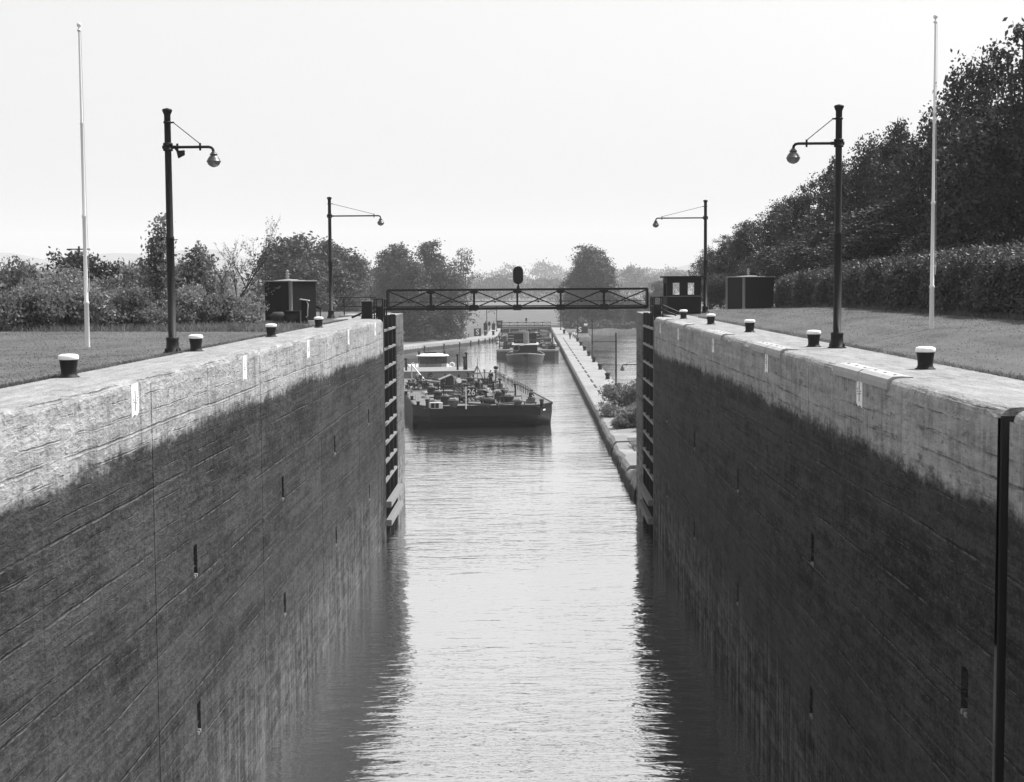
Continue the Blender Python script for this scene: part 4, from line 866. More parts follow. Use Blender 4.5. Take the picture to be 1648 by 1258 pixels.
b = MB(); b.tube([(-1.5+.5*math.cos(a), 3.85, 2.4+.5*math.sin(a)) for a in [2*math.pi*k/14 for k in range(15)]], .07, 6); b.build('wheel_ring', M['midgrey'], ft)
b = MB(); b.box((-1.0, 3.5, 2.85), (-.2, 3.6, 3.12)); b.build('pale_board', M['white'], ft)
b = MB()
for k in range(7): x = -2.2+k*.73; b.bar((x, 3.7, 3.0), (x, 3.7, 3.75), .04)
b.bar((-2.2, 3.7, 3.75), (2.2, 3.7, 3.75), .045); b.build('deck_rail', M['midgrey'], ft)
for xx in (-2.3, 2.3):
    b = MB(); b.lathe([(.17, 0), (.17, .5), (.24, .55), (0, .6)], 10, (xx*.8, 2.2, 1.2)); b.build('mooring_bitt', M['iron'], ft)
# ------------------------------------------------------------------ people
POSE = {
 'stand': dict(pel=(0,0,.95), spi=(0,.01,1.18), che=(0,0,1.40), nec=(0,-.01,1.53), hea=(0,-.03,1.64), sh=(.19,.0,1.43), el=(.25,.03,1.15), wr=(.25,-.08,.91), el2=(.25,.03,1.15), wr2=(.25,-.08,.91), hip=(.10,0,.92), kn=(.11,-.03,.5), an=(.11,.02,.09), kn2=(.11,-.03,.5), an2=(.11,.02,.09)),
 'walk': dict(pel=(0,0,.93), spi=(0,-.01,1.16), che=(0,-.04,1.38), nec=(0,-.06,1.51), hea=(0,-.09,1.62), sh=(.19,-.03,1.41), el=(.25,.12,1.16), wr=(.24,.05,.93), el2=(.25,-.10,1.15), wr2=(.23,-.28,.98), hip=(.10,0,.90), kn=(.11,-.22,.52), an=(.11,-.28,.10), kn2=(.11,.04,.49), an2=(.11,.34,.16)),
 'sit': dict(pel=(0,0,.50), spi=(0,-.03,.72), che=(0,-.12,.93), nec=(0,-.18,1.06), hea=(0,-.24,1.16), sh=(.19,-.12,.96), el=(.25,-.25,.72), wr=(.12,-.45,.68), el2=(.25,-.2,.72), wr2=(.14,-.43,.62), hip=(.10,0,.49), kn=(.14,-.43,.53), an=(.13,-.40,.09), kn2=(.14,-.43,.53), an2=(.13,-.46,.09)),
 'bend': dict(pel=(0,.1,.90), spi=(0,-.04,1.08), che=(0,-.24,1.20), nec=(0,-.38,1.25), hea=(0,-.49,1.26), sh=(.19,-.28,1.20), el=(.22,-.36,.92), wr=(.16,-.50,.70), el2=(.22,-.36,.92), wr2=(.16,-.5,.72), hip=(.10,.1,.88), kn=(.12,.0,.48), an=(.12,.06,.09), kn2=(.12,.0,.48), an2=(.12,.06,.09))}
def skin_mesh(name, verts, edges, radii, m, parent, root=0, lv=1):
    me = bpy.data.meshes.new(name); me.from_pydata(verts, edges, []); o = bpy.data.objects.new(name, me); COL.objects.link(o)
    o.modifiers.new('skin', 'SKIN'); sv = me.skin_vertices[0].data
    for i, r_ in enumerate(radii): sv[i].radius = (r_, r_) if not isinstance(r_, tuple) else r_; sv[i].use_root = (i == root)
    s_ = o.modifiers.new('sub', 'SUBSURF'); s_.levels = lv; s_.render_levels = lv
    bpy.context.view_layer.update(); me2 = bpy.data.meshes.new_from_object(o.evaluated_get(bpy.context.evaluated_depsgraph_get()))
    bpy.data.objects.remove(o); bpy.data.meshes.remove(me); me2.materials.clear(); me2.materials.append(m)
    for p in me2.polygons: p.use_smooth = True
    o = bpy.data.objects.new(name, me2); COL.objects.link(o); o.parent = parent; return o
def person(label, loc, rz, pose, top, legs, hair='dcloth'):
    P = {k: Vector(v) for k, v in POSE[pose].items()}; t_ = thing('person', label, 'person', loc, rz)
    def side(v, s): return Vector((v.x*s, v.y, v.z))
    V = [P['pel'], P['spi'], P['che'], P['nec'], P['hea']-Vector((0, 0, .05)), P['hea']+Vector((0, .01, .05))]; E = [(0, 1), (1, 2), (2, 3), (3, 4), (4, 5)]; Rr = [(.15, .11), (.135, .10), (.155, .105), .055, (.075, .09), (.072, .088)]
    def addv(v, r_, par): V.append(v); Rr.append(r_); E.append((par, len(V)-1)); return len(V)-1
    arms = []; legs_ = []
    for s in (1, -1):
        e_, w_ = (P['el'], P['wr']) if s > 0 else (P['el2'], P['wr2'])
        a = addv(side(P['sh'], s), .06, 2); b_ = addv(side(e_, s), .045, a); c_ = addv(side(w_, s), .03, b_)
        d = (side(w_, s)-side(e_, s)).normalized(); q = Vector((0, 0, 1)).cross(d); q = q.normalized() if q.length > .01 else Vector((1, 0, 0)); q = q if q.length else Vector((0, 1, 0))
        pm = addv(side(w_, s)+d*.06, (.038, .022), c_); arms.append((side(P['sh'], s), side(e_, s), side(w_, s)))
        curl = Vector((0, -.35, -.3))
        for k, ln in enumerate((.062, .07, .066, .05)):
            f1 = addv(side(w_, s)+d*.10+q*(.03-.02*k), .0095, pm); f2 = addv(V[f1]+(d+curl*.3).normalized()*ln*.6, .009, f1); addv(V[f2]+(d+curl).normalized()*ln*.5, .008, f2)
        th = addv(side(w_, s)+d*.05+q*.05, .011, pm); addv(V[th]+(d+q*.5).normalized()*.045, .009, th)
        k_, n_ = (P['kn'], P['an']) if s > 0 else (P['kn2'], P['an2'])
        h = addv(side(P['hip'], s), .095, 0); kk = addv(side(k_, s), .062, h); aa = addv(side(n_, s), .042, kk); addv(side(n_, s)+Vector((0, -.16, -.05)), (.042, .03), aa); legs_.append((side(P['hip'], s), side(k_, s), side(n_, s)))
    body = skin_mesh('body', V, E, Rr, M['skin'], t_)
    # face: nose, eyes, mouth, ears
    hd = P['hea']; b = MB(); b.lathe([(.02, -.02), (.012, .02), (0, .04)], 6, (hd.x, hd.y-.095, hd.z-.01)); 
    for s in (1, -1): b.lathe([(.012, -.03), (.02, 0), (.012, .03), (0, .032)], 6, (hd.x+s*.078, hd.y+.01, hd.z))
    b.build('nose_and_ears', M['skin'], t_)
    b = MB()
    for s in (1, -1): b.box((hd.x+s*.03-.012, hd.y-.092, hd.z+.022), (hd.x+s*.03+.012, hd.y-.084, hd.z+.034))
    b.box((hd.x-.025, hd.y-.09, hd.z-.052), (hd.x+.025, hd.y-.082, hd.z-.044)); b.build('eyes_and_mouth', M['dcloth'], t_)
    b = MB(); b.lathe([(.094, -.01), (.097, .03), (.085, .075), (.05, .105), (0, .115)], 14, (hd.x, hd.y+.018, hd.z+.02), .9, 1.08); b.build('hair', M[hair], t_)
    sv = [P['pel']+Vector((0, 0, -.02)), P['spi'], P['che'], P['nec']-Vector((0, 0, .05))]; se = [(0, 1), (1, 2), (2, 3)]; sr = [(.165, .125), (.15, .115), (.17, .12), .075]
    for sh, e_, w_ in arms: i = len(sv); sv += [sh, e_, e_.lerp(w_, .7)]; se += [(2, i), (i, i+1), (i+1, i+2)]; sr += [.075, .058, .045]
    skin_mesh('shirt', sv, se, sr, M[top], t_)
    tv = [P['pel']]; te = []; tr_ = [(.165, .125)]
    for h, kn, an in legs_: i = len(tv); tv += [h, kn, an+Vector((0, 0, .03))]; te += [(0, i), (i, i+1), (i+1, i+2)]; tr_ += [.11, .08, .065]
    skin_mesh('trousers', tv, te, tr_, M[legs], t_)
    return t_
def on_barge(px, py, z=ZD): p = dk(px, py, z); return Matrix.Translation((bow.x, bow.y-.2, ZW)) @ Matrix.Rotation(TH, 4, 'Z') @ Vector((p.x, p.y, z))
pp = on_barge(853, 649.5); person('person in dark shirt sitting on the barge bow corner, leaning forward', pp+Vector((0, 0, .03)), R(62), 'sit', 'dcloth', 'gcloth')
ps = thing('deck_crate', 'low grey crate the sitting person uses as a seat', 'crate', pp, TH); b = MB(); b.bevbox((-.34, -.2, .0), (.34, .25, .40), .02); b.build('case', M['midgrey'], ps); b = MB(); b.bevbox((-.37, -.23, .40), (.37, .28, .435), .01); b.build('lid', M['deck'], ps)
pp = on_barge(782.5, 645.5); person('person in white shirt bending over the barge winch', pp, R(70), 'bend', 'wcloth', 'dcloth')
pp = on_barge(790, 622); person('person in dark clothes standing by the barge mast', pp, R(-30), 'stand', 'dcloth', 'dcloth')
for px, py, top, lg, ps_, rz, lab in ((917.5, 546.5, 'dcloth', 'dcloth', 'stand', 20, 'person in dark clothes standing on the far low pier'), (923, 545.5, 'wcloth', 'dcloth', 'walk', 10, 'person in white shirt walking on the far low pier'), (927, 547, 'wcloth', 'gcloth', 'walk', -15, 'person in white shirt and grey trousers at the pier edge')):
    person(lab, at(px, py, ZP), R(rz), ps_, top, lg)

# ------------------------------------------------------------------ foliage
M['leaf_dark'] = leafmat('dark_leaves', .033); M['leaf_mid'] = leafmat('shrub_leaves', .15, .42); M['leaf_far'] = leafmat('far_leaves', .05, .3); M['hedge'] = leafmat('hedge_leaves', .06, .2)
M['leaf_pale'] = leafmat('pale_leaves', .185, .35)
def leaves(C, N, size, rg, asp=.55):
    """one rhombus per leaf at centres C with rough outward normals N"""
    n = len(C); nr = rg.normal(size=(n, 3)); nr /= np.linalg.norm(nr, axis=1, keepdims=True); nn = nr+N*.7; nn /= np.linalg.norm(nn, axis=1, keepdims=True)
    a = rg.normal(size=(n, 3)); a[:, 2] -= .5; u = a-nn*np.sum(a*nn, 1, keepdims=True); u /= np.linalg.norm(u, axis=1, keepdims=True); v = np.cross(nn, u)
    s = (size*rg.uniform(.6, 1.35, n))[:, None]
    V = np.stack([C-u*s*.5, C+v*s*.5*asp, C+u*s*.5, C-v*s*.5*asp], 1).reshape(-1, 3); return V, np.arange(4*n).reshape(n, 4)
def crown_pts(blobs, ncl, per, sig, rg, shell=(.62, 1.02), flat=.7):
    B = np.array(blobs); ar = (B[:, 3]*B[:, 4]+B[:, 3]*B[:, 5]+B[:, 4]*B[:, 5]); k = rg.choice(len(B), ncl, p=ar/ar.sum())
    d = rg.normal(size=(ncl, 3)); d[:, 2] += .25; d /= np.linalg.norm(d, axis=1, keepdims=True)
    c = B[k, :3]+d*B[k, 3:6]*rg.uniform(*shell, ncl)[:, None]
    szs = rg.uniform(.5, 1.5, ncl)
    C = np.repeat(c, per, 0)+rg.normal(size=(ncl*per, 3))*np.array([1, 1, flat])*(sig*np.repeat(szs, per))[:, None]; N = np.repeat(d, per, 0)
    return C, N
def blobs_of(h, rad, shape, n, seed, z0=.08):
    r = random.Random(seed); out = []
    for i in range(n):
        f = (i+.5)/n; f = min(1, max(0, f+r.uniform(-.03, .03))); z = h*(z0+(1-z0)*f*.92)
        w_ = rad*shape(f)*r.uniform(.82, 1.15); k = r.uniform(0, 6.28); d = w_*r.uniform(.35, .62); s = w_*r.uniform(.42, .62)
        out.append((d*math.cos(k), d*math.sin(k), z, s, s, s*r.uniform(.7, 1.0)*1.1))
    out.append((0, 0, h*.5, rad*.45, rad*.45, h*.38)); return out
def tree(name, label, cat, loc, blobs, ncl, per, sig, leaf, m, seed, group=None, trunk=.12, z0=None, lean=(0, 0), asp=.55, limbs=True):
    rg = np.random.default_rng(seed); t_ = thing(name, label, cat, loc, 0, group)
    C, N = crown_pts(blobs, ncl, per, sig, rg); k = C[:, 2] > .02; V, Fq = leaves(C[k], N[k], leaf, rg, asp); rawmesh('crown', V, Fq, M[m], t_)
    b = MB(); r = random.Random(seed); top = max(q[2] for q in blobs)
    pts = [(lean[0]*f*f*top+r.uniform(-.04, .04)*top*f*.5, lean[1]*f*f*top, -.3+top*f) for f in (0, .15, .35, .6, .85, 1)]
    b.tube(pts, [trunk*1.25, trunk, trunk*.8, trunk*.55, trunk*.3, trunk*.1], 9)
    if limbs:
        for q in blobs:
            f = r.uniform(.2, .55); z = q[2]*f+.1; a = Vector((lean[0]*(z/top)**2*top, 0, z)); e = Vector(q[:3]); e2 = e+Vector((r.uniform(-1, 1)*q[3], r.uniform(-1, 1)*q[4], r.uniform(.2, .9)*q[5]))*.8
            b.tube([a, a.lerp(e, .5)+Vector((0, 0, -.06*(e-a).length)), e, e2], [trunk*.4, trunk*.28, trunk*.16, trunk*.04], 6, False)
    b.build('trunk', M['bark'], t_, fix=False); return t_
def place(src, label, loc, sc, rz, group=None, first=False):
    o = src if first else copy_tree(src); o.location = loc; o.scale = sc if isinstance(sc, tuple) else (sc,)*3; o.rotation_euler = (0, 0, rz); o['label'] = label
    if group: o['group'] = group
    return o
rounded = lambda f: math.sqrt(max(.02, 1-(1.75*f-.62)**2/1.28)) if f > .35 else .92
taper = lambda f: max(.2, (1.05-.95*f*f)) if f > .12 else .85
egg = lambda f: max(.12, math.sin(math.pi*(.22+.74*f))**.8)
poplar = lambda f: max(.2, math.sin(math.pi*(.16+.76*f))**.55)
base = [tree('broad_tree', 'x', 'tree', (0, 0, -200), blobs_of(10, 3.4, egg, 22, 21, .05), 1050, 22, .25, .205, 'leaf_dark', 4, trunk=.2),
        tree('broad_tree', 'x', 'tree', (0, 0, -200), blobs_of(10, 3.1, taper, 24, 33, .04), 1050, 22, .23, .195, 'leaf_dark', 5, trunk=.18),
        tree('broad_tree', 'x', 'tree', (0, 0, -200), blobs_of(10, 3.2, rounded, 22, 47, .06), 1050, 22, .25, .205, 'leaf_dark', 6, trunk=.2)]
used = set()
def right_tree(px, topy, Y, hw, kind, label, rz, zb=None):
    Y = Y*1.17; p = atY(px, topy, Y); zb = 1.3 if zb is None else zb; h = p.z-zb; s = h/9.35; wx = hw*1.1*Y/FPX/3.2
    f = kind not in used; used.add(kind); place(base[kind], label, (p.x, Y, zb), (wx, wx*1.05, s), rz, 'dark trees on the right bank', f)
for a in ((1655, 50, 57, 125, 0, 'tallest dark tree at the right picture edge', .3), (1575, 84, 62, 85, 2, 'big dark tree right behind the right flagpole', 1.9), (1700, 70, 66, 130, 1, 'dark tree cut by the right picture edge behind the tallest one', 2.2), (1512, 205, 70, 80, 0, 'dark tree just left of the right flagpole', 4.1),
          (1452, 180, 76, 62, 1, 'pointed dark tree between right lamp post and flagpole', 5.2), (1398, 222, 80, 66, 2, 'round dark tree right of the near right lamp post', .9), (1345, 243, 84, 52, 1, 'dark tree directly behind the near right lamp post', 3.0), (1300, 296, 90, 55, 0, 'dark tree left of the near right lamp post', 2.6),
          (1256, 322, 97, 50, 2, 'dark tree rising above the pale stripped hut', 1.2), (1205, 350, 106, 42, 1, 'dark pointed tree behind the pale stripped hut', 4.4), (1172, 380, 114, 40, 0, 'dark tree between the far lamp post and the hut', 5.5), (1143, 398, 122, 30, 2, 'leftmost dark tree of the right bank, behind the lamp post', .2, -1),
          (1420, 330, 70, 90, 2, 'low bushy dark tree above the middle of the hedge', 3.7), (1330, 360, 78, 75, 0, 'low bushy dark tree above the left part of the hedge', 1.5), (1540, 320, 62, 100, 1, 'low bushy dark tree above the hedge by the flagpole', .6), (1255, 395, 96, 50, 0, 'low dark tree at the hedge end behind the hut', 2.0), (1160, 440, 108, 34, 2, 'low dark bush left of the pale stripped hut', 2.9, -.2), (1205, 420, 101, 44, 1, 'dark bush right behind the pale stripped hut', .4, 0)): right_tree(*a)

# clipped hedge
rg = np.random.default_rng(12); n = 6200; HY0, HY1 = 36, 87.5
yy = HY0+(HY1-HY0)*rg.beta(1.15, .95, n); s = rg.uniform(0, 1, n); top = s > .74; hx = np.where(top, rg.uniform(0, 2.2, n), 0); hz = np.where(top, 1, (s/.74))
ends = rg.random(n) < .04; yy = np.where(ends, HY1, yy); hx = np.where(ends, rg.uniform(0, 2.2, n), hx); hz = np.where(ends, rg.uniform(0, 1, n), hz)
Ht = 1.96-.3*(yy-45)/42+.10*np.sin(yy*.9+.5)+.07*np.sin(yy*2.7+1); lump = .20*np.sin(yy*1.15+.9*np.sin(yy*.5))+.11*np.sin(yy*3.1+hz*2)+.07*np.sin(hz*7+yy*2.2)
rd_ = np.where(top, .30*np.exp(-((hx)/.35)**2), .30*np.clip((hz-.8)/.2, 0, 1)**2)
hgx = 14.75+hx+lump+rd_*(~top)+rg.normal(0, .065, n); gz = np.interp(hgx, [8.4, 9.2, 11.4, 15, 20], [0, .06, .42, .62, 1.3])*np.clip(1-.9*(yy-70)/25, .1, 1)
hgz = gz+hz*Ht-rd_*top+rg.normal(0, .04, n); k = np.repeat(np.arange(n), 16); m_ = len(k)
C = np.stack([hgx[k]+rg.normal(0, .07, m_), yy[k]+rg.normal(0, .13, m_), hgz[k]+rg.normal(0, .10, m_)-.02], -1); N = np.stack([np.where(top, -.2, -.8), np.zeros(n), np.where(top, 1.0, .5)], -1)[k]*.8
V, Fq = leaves(C, N, .13, rg, .5)
hd_ = thing('hedge', 'long clipped dark hedge along the right lawn', 'hedge', (15.8, 62, .6)); o = rawmesh('foliage', V-np.array([15.8, 62, .6]), Fq, M['hedge'], hd_)
b = MB(); m_ = 40
vs = []
for i in range(m_+1):
    y = HY0+.1+(HY1-HY0-.25)*i/m_; g0 = .62*min(1, max(.1, 1-.9*(y-70)/25)); Hh = 2.06-.3*(y-45)/42-.2; w_ = .1*math.sin(y*2.3)
    vs += [(14.95+w_, y, g0-.5), (14.97+w_, y, g0+Hh-.15), (15.1+w_, y, g0+Hh), (16.8, y, g0+Hh), (16.9, y, g0-.5)]
b.add(vs, [(i*5+j, i*5+j+1, (i+1)*5+j+1, (i+1)*5+j) for i in range(m_) for j in range(4)]+[(0, 1, 2, 3, 4), tuple(m_*5+q for q in (4, 3, 2, 1, 0))]); o = b.build('inner_twigs', M['hedge'], hd_); o.location = (-15.8, -62, -.6)

# left shrubs and small trees
sh = [tree('shrub', 'x', 'shrub', (0, 0, -200), [(r_.uniform(-.9, .9), r_.uniform(-.6, .6), r_.uniform(.3, 1.5), r_.uniform(.45, .8), r_.uniform(.45, .8), r_.uniform(.4, .6)) for r_ in [random.Random(s_)] for _ in range(12)], 420, 13, .13, .15, 'leaf_mid', s_, trunk=.04) for s_ in (71, 72)]
sh.append(tree('shrub', 'x', 'shrub', (0, 0, -200), [(r_.uniform(-.8, .8), r_.uniform(-.6, .6), r_.uniform(.3, 1.7), r_.uniform(.35, .6), r_.uniform(.4, .6), r_.uniform(.35, .55)) for r_ in [random.Random(77)] for _ in range(13)], 330, 11, .16, .2, 'leaf_pale', 77, trunk=.04, asp=.32))
us = set()
def shrub(px, basey, topy, hw, Y, kind, label, zb=.06, grp='shrubs along the back of the left lawn'):
    p = atY(px, topy, Y); h = p.z-zb; wx = hw*Y/FPX/1.25; f = kind not in us; us.add(kind)
    place(sh[kind], label, (p.x, Y, zb), (wx, wx, h/2.0), random.Random(px).uniform(0, 6.2), grp, f)
for a in ((-12, 524, 440, 50, 57, 0, 'leafy shrub cut by the left picture edge'), (38, 522, 452, 46, 58, 2, 'pale leafed shrub second from the left picture edge'), (82, 520, 462, 44, 58, 1, 'rounded shrub left of the left flagpole'), (124, 520, 455, 40, 59, 0, 'shrub directly behind the left flagpole'), (165, 518, 466, 44, 59, 2, 'pale leafed shrub just right of the left flagpole'),
          (205, 518, 458, 40, 60, 1, 'shrub midway between left flagpole and lamp post'), (245, 516, 470, 42, 60, 0, 'low shrub just left of the near left lamp post'), (292, 514, 462, 40, 61, 2, 'pale leafed shrub just right of the near left lamp post'), (335, 513, 466, 38, 62, 1, 'low shrub under the sparse leaning tree'), (372, 511, 470, 36, 63, 0, 'low shrub at the foot of the leaning tree'), (398, 510, 482, 30, 64, 2, 'last low shrub before the dark left hut'),
          (12, 515, 418, 50, 70, 1, 'taller shrub behind, at the left picture edge'), (62, 515, 440, 50, 72, 0, 'taller shrub behind, left of the left flagpole'), (190, 515, 432, 50, 72, 0, 'taller shrub behind, right of the left flagpole'), (228, 515, 420, 40, 70, 1, 'taller shrub behind, left of the near left lamp post'), (300, 510, 408, 42, 70, 1, 'taller shrub right behind the near left lamp post'), (345, 510, 440, 40, 74, 2, 'pale shrub behind the leaning tree'), (105, 515, 436, 50, 74, 2, 'pale shrub behind the left flagpole'), (410, 505, 488, 26, 80, 1, 'small shrub left of the dark left hut')): shrub(*a)
def ltree(px, topy, Y, label, bl, ncl, per, sig, leaf, m, seed, zb=.05, name='small_tree', **k):
    p = atY(px, topy, Y); h = p.z-zb; top = max(q[2]+q[5] for q in bl); s_ = h/top
    t_ = tree(name, label, 'tree', (p.x, Y, zb), bl, ncl, per, sig, leaf/s_, m, seed, **k); t_.scale = (s_,)*3; return t_
ltree(256, 346, 66, 'slender tree with big leaves behind the near left lamp post', blobs_of(5, 1.45, lambda f: max(.1, .95-.7*f), 20, 8, .2), 520, 8, .12, .17, 'leaf_mid', 91, trunk=.06)
ltree(318, 392, 67, 'dark leafed small tree right of the near left lamp post', blobs_of(3.6, 1.05, egg, 14, 18, .15), 330, 10, .13, .17, 'leaf_mid', 92, trunk=.06)
ltree(135, 402, 92, 'broad rounded tree behind the left flagpole', blobs_of(4.6, 3.3, rounded, 26, 28, .05), 700, 14, .22, .24, 'leaf_dark', 93, trunk=.14, name='rounded_tree')
ltree(40, 420, 84, 'thin topped young tree near the left picture edge', blobs_of(3.6, .7, taper, 12, 39, .2), 160, 7, .14, .17, 'leaf_mid', 96, trunk=.05)
# sparse leaning tree
p = atY(352, 508, 66); t_ = thing('leaning_tree', 'sparse bare branched tree leaning right, beside the dark left hut', 'tree', (p.x, 66, .05)); r = random.Random(4); b = MB(); tips = []
def limb(a, d, ln, rad, lv):
    pts = [a]; dd = d.copy(); n_ = 4
    for i in range(n_): dd = (dd+Vector((r.uniform(-.18, .18), r.uniform(-.18, .18), r.uniform(-.05, .16)))).normalized(); pts.append(pts[-1]+dd*ln/n_)
    b.tube(pts, [rad*(1-.55*i/n_) for i in range(n_+1)], 6 if lv < 2 else 4, False)
    if lv >= 3: tips.extend(pts[1:]); return
    for i in range(1, n_+1):
        for _ in range(2 if lv > 0 else (2 if i > 1 else 0)):
            e = (dd+Vector((r.uniform(-.9, .9), r.uniform(-.6, .6), r.uniform(-.3, .6)))).normalized(); limb(pts[i], e, ln*r.uniform(.38, .6), rad*.42, lv+1)
limb(Vector((0, 0, -.1)), Vector((.74, 0, .67)), 2.9, .06, 0); limb(Vector((.1, .1, -.1)), Vector((.05, .1, .95)), 2.0, .04, 1); limb(Vector((.3, .0, .35)), Vector((.95, .1, .3)), 1.5, .035, 1)
b.build('trunk', M['bark'], t_, fix=False); rg = np.random.default_rng(5); T = np.array([tuple(q) for q in tips]); k = rg.choice(len(T), min(len(T), 1500)); C = T[k]+rg.normal(0, .04, (len(k), 3)); V, Fq = leaves(C, np.zeros_like(C), .085, rg, .5); rawmesh('crown', V, Fq, M['leaf_mid'], t_)

# trees beyond the lock
mid_ = [tree('tall_tree', 'x', 'tree', (0, 0, -200), blobs_of(20, 4.6, poplar, 40, 121, .06), 1350, 17, .42, .42, 'leaf_far', 14, trunk=.3), tree('tall_tree', 'x', 'tree', (0, 0, -200), blobs_of(20, 4.2, lambda f: max(.16, math.sin(math.pi*(.26+.66*f))**.7), 40, 133, .05), 1350, 17, .42, .42, 'leaf_far', 15, trunk=.3),
        tree('tall_tree', 'x', 'tree', (0, 0, -200), blobs_of(20, 4.0, poplar, 26, 147, .18), 330, 9, .5, .46, 'leaf_far', 16, trunk=.26)]
um = set()
def mtree(px, topy, Y, hw, kind, label, rz, zb=-10.5):
    p = atY(px, topy, Y); h = p.z-zb; wx = hw*1.22*Y/FPX/4.4; f = kind not in um; um.add(kind); place(mid_[kind], label, (p.x, Y, zb), (wx, wx, h/18.7), rz, 'tall hazy trees beyond the lock', f)
for a in ((470, 380, 215, 58, 0, 'tallest hazy tree behind the dark left hut', .4), (512, 388, 222, 56, 1, 'hazy tree directly left of the far left lamp post', 1.7), (448, 400, 225, 36, 1, 'hazy tree at the left end of the group behind the hut', 2.9), (548, 398, 230, 46, 0, 'hazy tree right of the far left lamp post', 3.8), (578, 415, 236, 24, 1, 'small hazy tree at the right end of the group behind the hut', 5.0), (490, 420, 208, 50, 1, 'lower hazy tree in front of the group behind the hut', 4.6), (540, 430, 214, 40, 0, 'lower hazy tree behind the guard rail', 2.2),
          (636, 394, 330, 34, 0, 'hazy tree above the left end of the footbridge', 1.1), (690, 389, 338, 36, 1, 'tallest hazy tree above the left half of the footbridge', 2.5), (742, 400, 345, 30, 2, 'pale thin leafed tree left of the bridge signal', .7), (610, 430, 350, 26, 1, 'low hazy tree left of the footbridge end', 3.3), (664, 420, 322, 36, 1, 'lower hazy tree in the middle of the left clump', 5.6), (715, 432, 332, 34, 0, 'lower hazy tree at the right of the left clump', 4.2),
          (945, 396, 415, 34, 0, 'tall hazy tree right of the bridge signal', 2.0), (978, 428, 420, 24, 1, 'lower hazy tree at the right side of the tall one', .9), (928, 440, 424, 26, 1, 'lower hazy tree at the left side of the tall one', 3.9), (1015, 480, 440, 22, 0, 'small hazy tree right of the clump beyond the bridge', 1.4), (1060, 452, 460, 26, 1, 'hazy tree left of the windowed cabin', 2.7)): mtree(*a)
# bushes beyond the right gate
for px, py, Y, hw, kind, lab in ((1008, 612, 138, 34, 1, 'leafy bush beyond the right gate, tallest, below the hanging lamp'), (985, 640, 133, 22, 0, 'leafy bush leaning over the toe wall'), (1014, 650, 122, 34, 2, 'pale bush right behind the right gate pier'), (1035, 610, 146, 26, 0, 'bush half hidden by the right gate pier'), (1000, 668, 121, 16, 1, 'small bush on top of the toe wall')): shrub(px, 0, py, hw, Y, kind, lab, -10.3, 'bushes beyond the right gate')
# woods far off
def wood(name, pts_, n, size, m, seed, kind='stuff'):
    rg = np.random.default_rng(seed); bl = []
    for x, y, zb, h, w_ in pts_:
        for k in range(5): bl.append((x+rg.uniform(-.5, .5)*w_, y+rg.uniform(-.5, .5)*w_, zb+h*rg.uniform(.25, .86), w_*rg.uniform(.3, .5), w_*rg.uniform(.3, .5), h*rg.uniform(.14, .24)))
        bl.append((x, y, zb+h*.3, w_*.5, w_*.5, h*.3))
    C, N = crown_pts(bl, n, 10, size*.9, rg); V, Fq = leaves(C, N, size, rg, .7); return tag(rawmesh(name, V, Fq, M[m]), kind=kind)
r = random.Random(31)
wood('wood', [(x+r.uniform(-8, 8), 1150+r.uniform(0, 200), -11.8, r.uniform(17, 29), r.uniform(20, 32)) for x in np.arange(-640, 540, 16)], 17000, 1.7, 'leaf_far', 51)
wood('wood', [(x+r.uniform(-18, 18), 1900+r.uniform(0, 350), -12, r.uniform(28, 48), r.uniform(34, 54)) for x in np.arange(-1400, 1300, 28)], 16000, 3.0, 'leaf_far', 52)
wood('bank_scrub', [(x, 396+r.uniform(0, 16), -10.4, r.uniform(1.2, 3.0), r.uniform(3, 5)) for x in np.arange(13, 80, 2.6)]+[(r.uniform(-46, -15), r.uniform(322, 372), -10.4, r.uniform(.8, 2), r.uniform(2.5, 4)) for _ in range(20)], 3500, .5, 'leaf_far', 53)
wood('slope_scrub', [(r.uniform(-60, -12), r.uniform(99, 118), r.uniform(-5, -1.5), r.uniform(1.5, 3), r.uniform(3, 5)) for _ in range(26)]+[(r.uniform(14.5, 30), r.uniform(112, 140), r.uniform(-9.5, -6), r.uniform(2, 4), r.uniform(3, 5)) for _ in range(26)], 4500, .34, 'leaf_mid', 54)
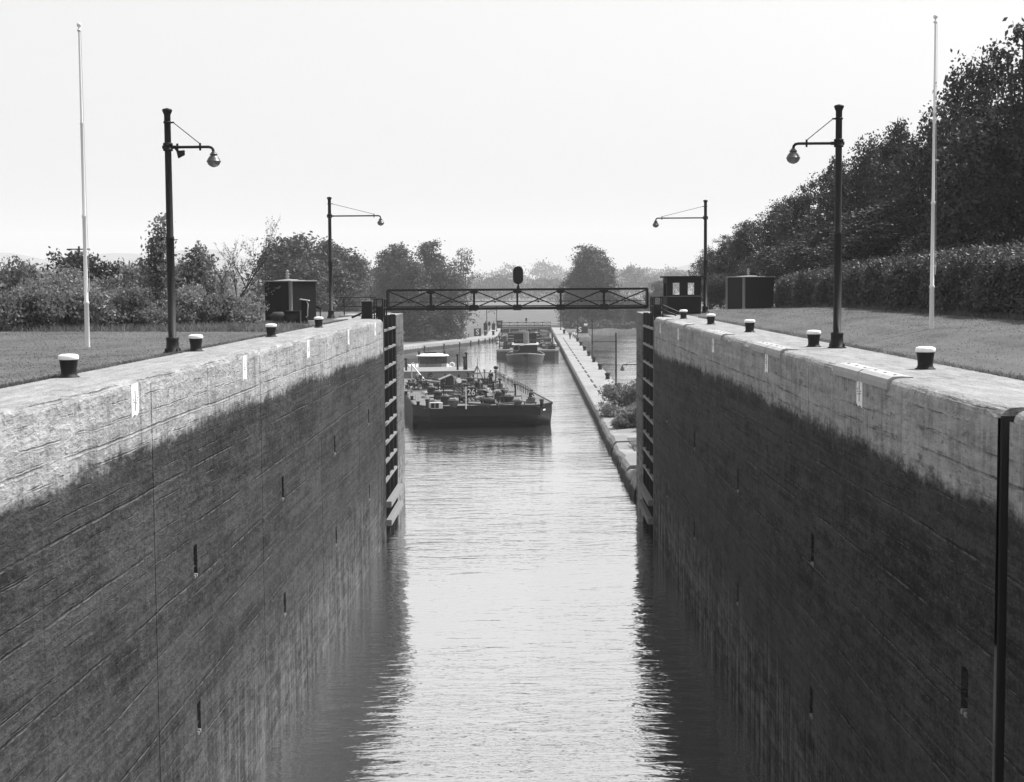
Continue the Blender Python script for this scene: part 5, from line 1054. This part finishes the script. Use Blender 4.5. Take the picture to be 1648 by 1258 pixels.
# utility pole far behind the shrubs
p = atY(127, 396, 150); t_ = thing('utility_pole', 'thin wooden pole with a crossarm far behind the left flagpole', 'utility pole', (p.x, 150, -10.4)); b = MB(); b.lathe([(.16, 0), (.11, p.z+10.4)], 8); b.build('pole', M['bark'], t_); b = MB(); b.bar((-1.1, 0, p.z+10.1), (1.1, 0, p.z+10.1), .12); b.build('crossarm', M['bark'], t_)
# grass blades on the lawns
rg = np.random.default_rng(2)
def blades(n, xf, y0, y1, h0, h1):
    y = y0+(y1-y0)*rg.uniform(0, 1, n)**1.15; x = xf(y, n); z = ground_h(x, y); a = rg.uniform(0, 6.28, n); h = rg.uniform(h0, h1, n); w_ = .012+.012*rg.random(n); ln = rg.normal(0, .4, (n, 2))*h[:, None]
    A = np.stack([x-w_*np.cos(a), y-w_*np.sin(a), z], -1); Bq = np.stack([x+w_*np.cos(a), y+w_*np.sin(a), z], -1); Cq = np.stack([x+ln[:, 0], y+ln[:, 1], z+h], -1)
    return np.stack([A, Bq, Cq], 1).reshape(-1, 3)
Vb = np.concatenate([blades(26000, lambda y, n: -8.97-rg.uniform(0, 1, n)**1.2*16, 26, 62, .008, .022), blades(22000, lambda y, n: 8.52+rg.uniform(0, 1, n)*6.4, 20, 86, .008, .022), blades(9000, lambda y, n: -8.93-rg.exponential(.05, n), 22, 74, .04, .11), blades(9000, lambda y, n: 8.46+rg.exponential(.05, n), 18, 74, .04, .11), blades(9000, lambda y, n: -8.97-rg.uniform(0, 1, n)*16, 56, 62, .1, .35), blades(5000, lambda y, n: 14.5+rg.uniform(-.2, .3, n), 36, 88, .06, .2)])
M['grass'] = leafmat('grass_blades', .125, .6, .7, .5); tag(rawmesh('grass', Vb, np.arange(len(Vb)).reshape(-1, 3), M['grass']), kind='stuff')

# ------------------------------------------------------------------ summer haze
t = NT('haze_air'); v = t.n('ShaderNodeVolumePrincipled'); v.inputs['Color'].default_value = (.96, .96, .96, 1); v.inputs['Density'].default_value = HAZE; v.inputs['Anisotropy'].default_value = .0; t.t.links.new(v.outputs[0], t.out.inputs['Volume'])
b = MB(); b.box((-5900, -250, -18), (5900, 6500, 235)); tag(b.build('haze', t.m), kind='stuff')
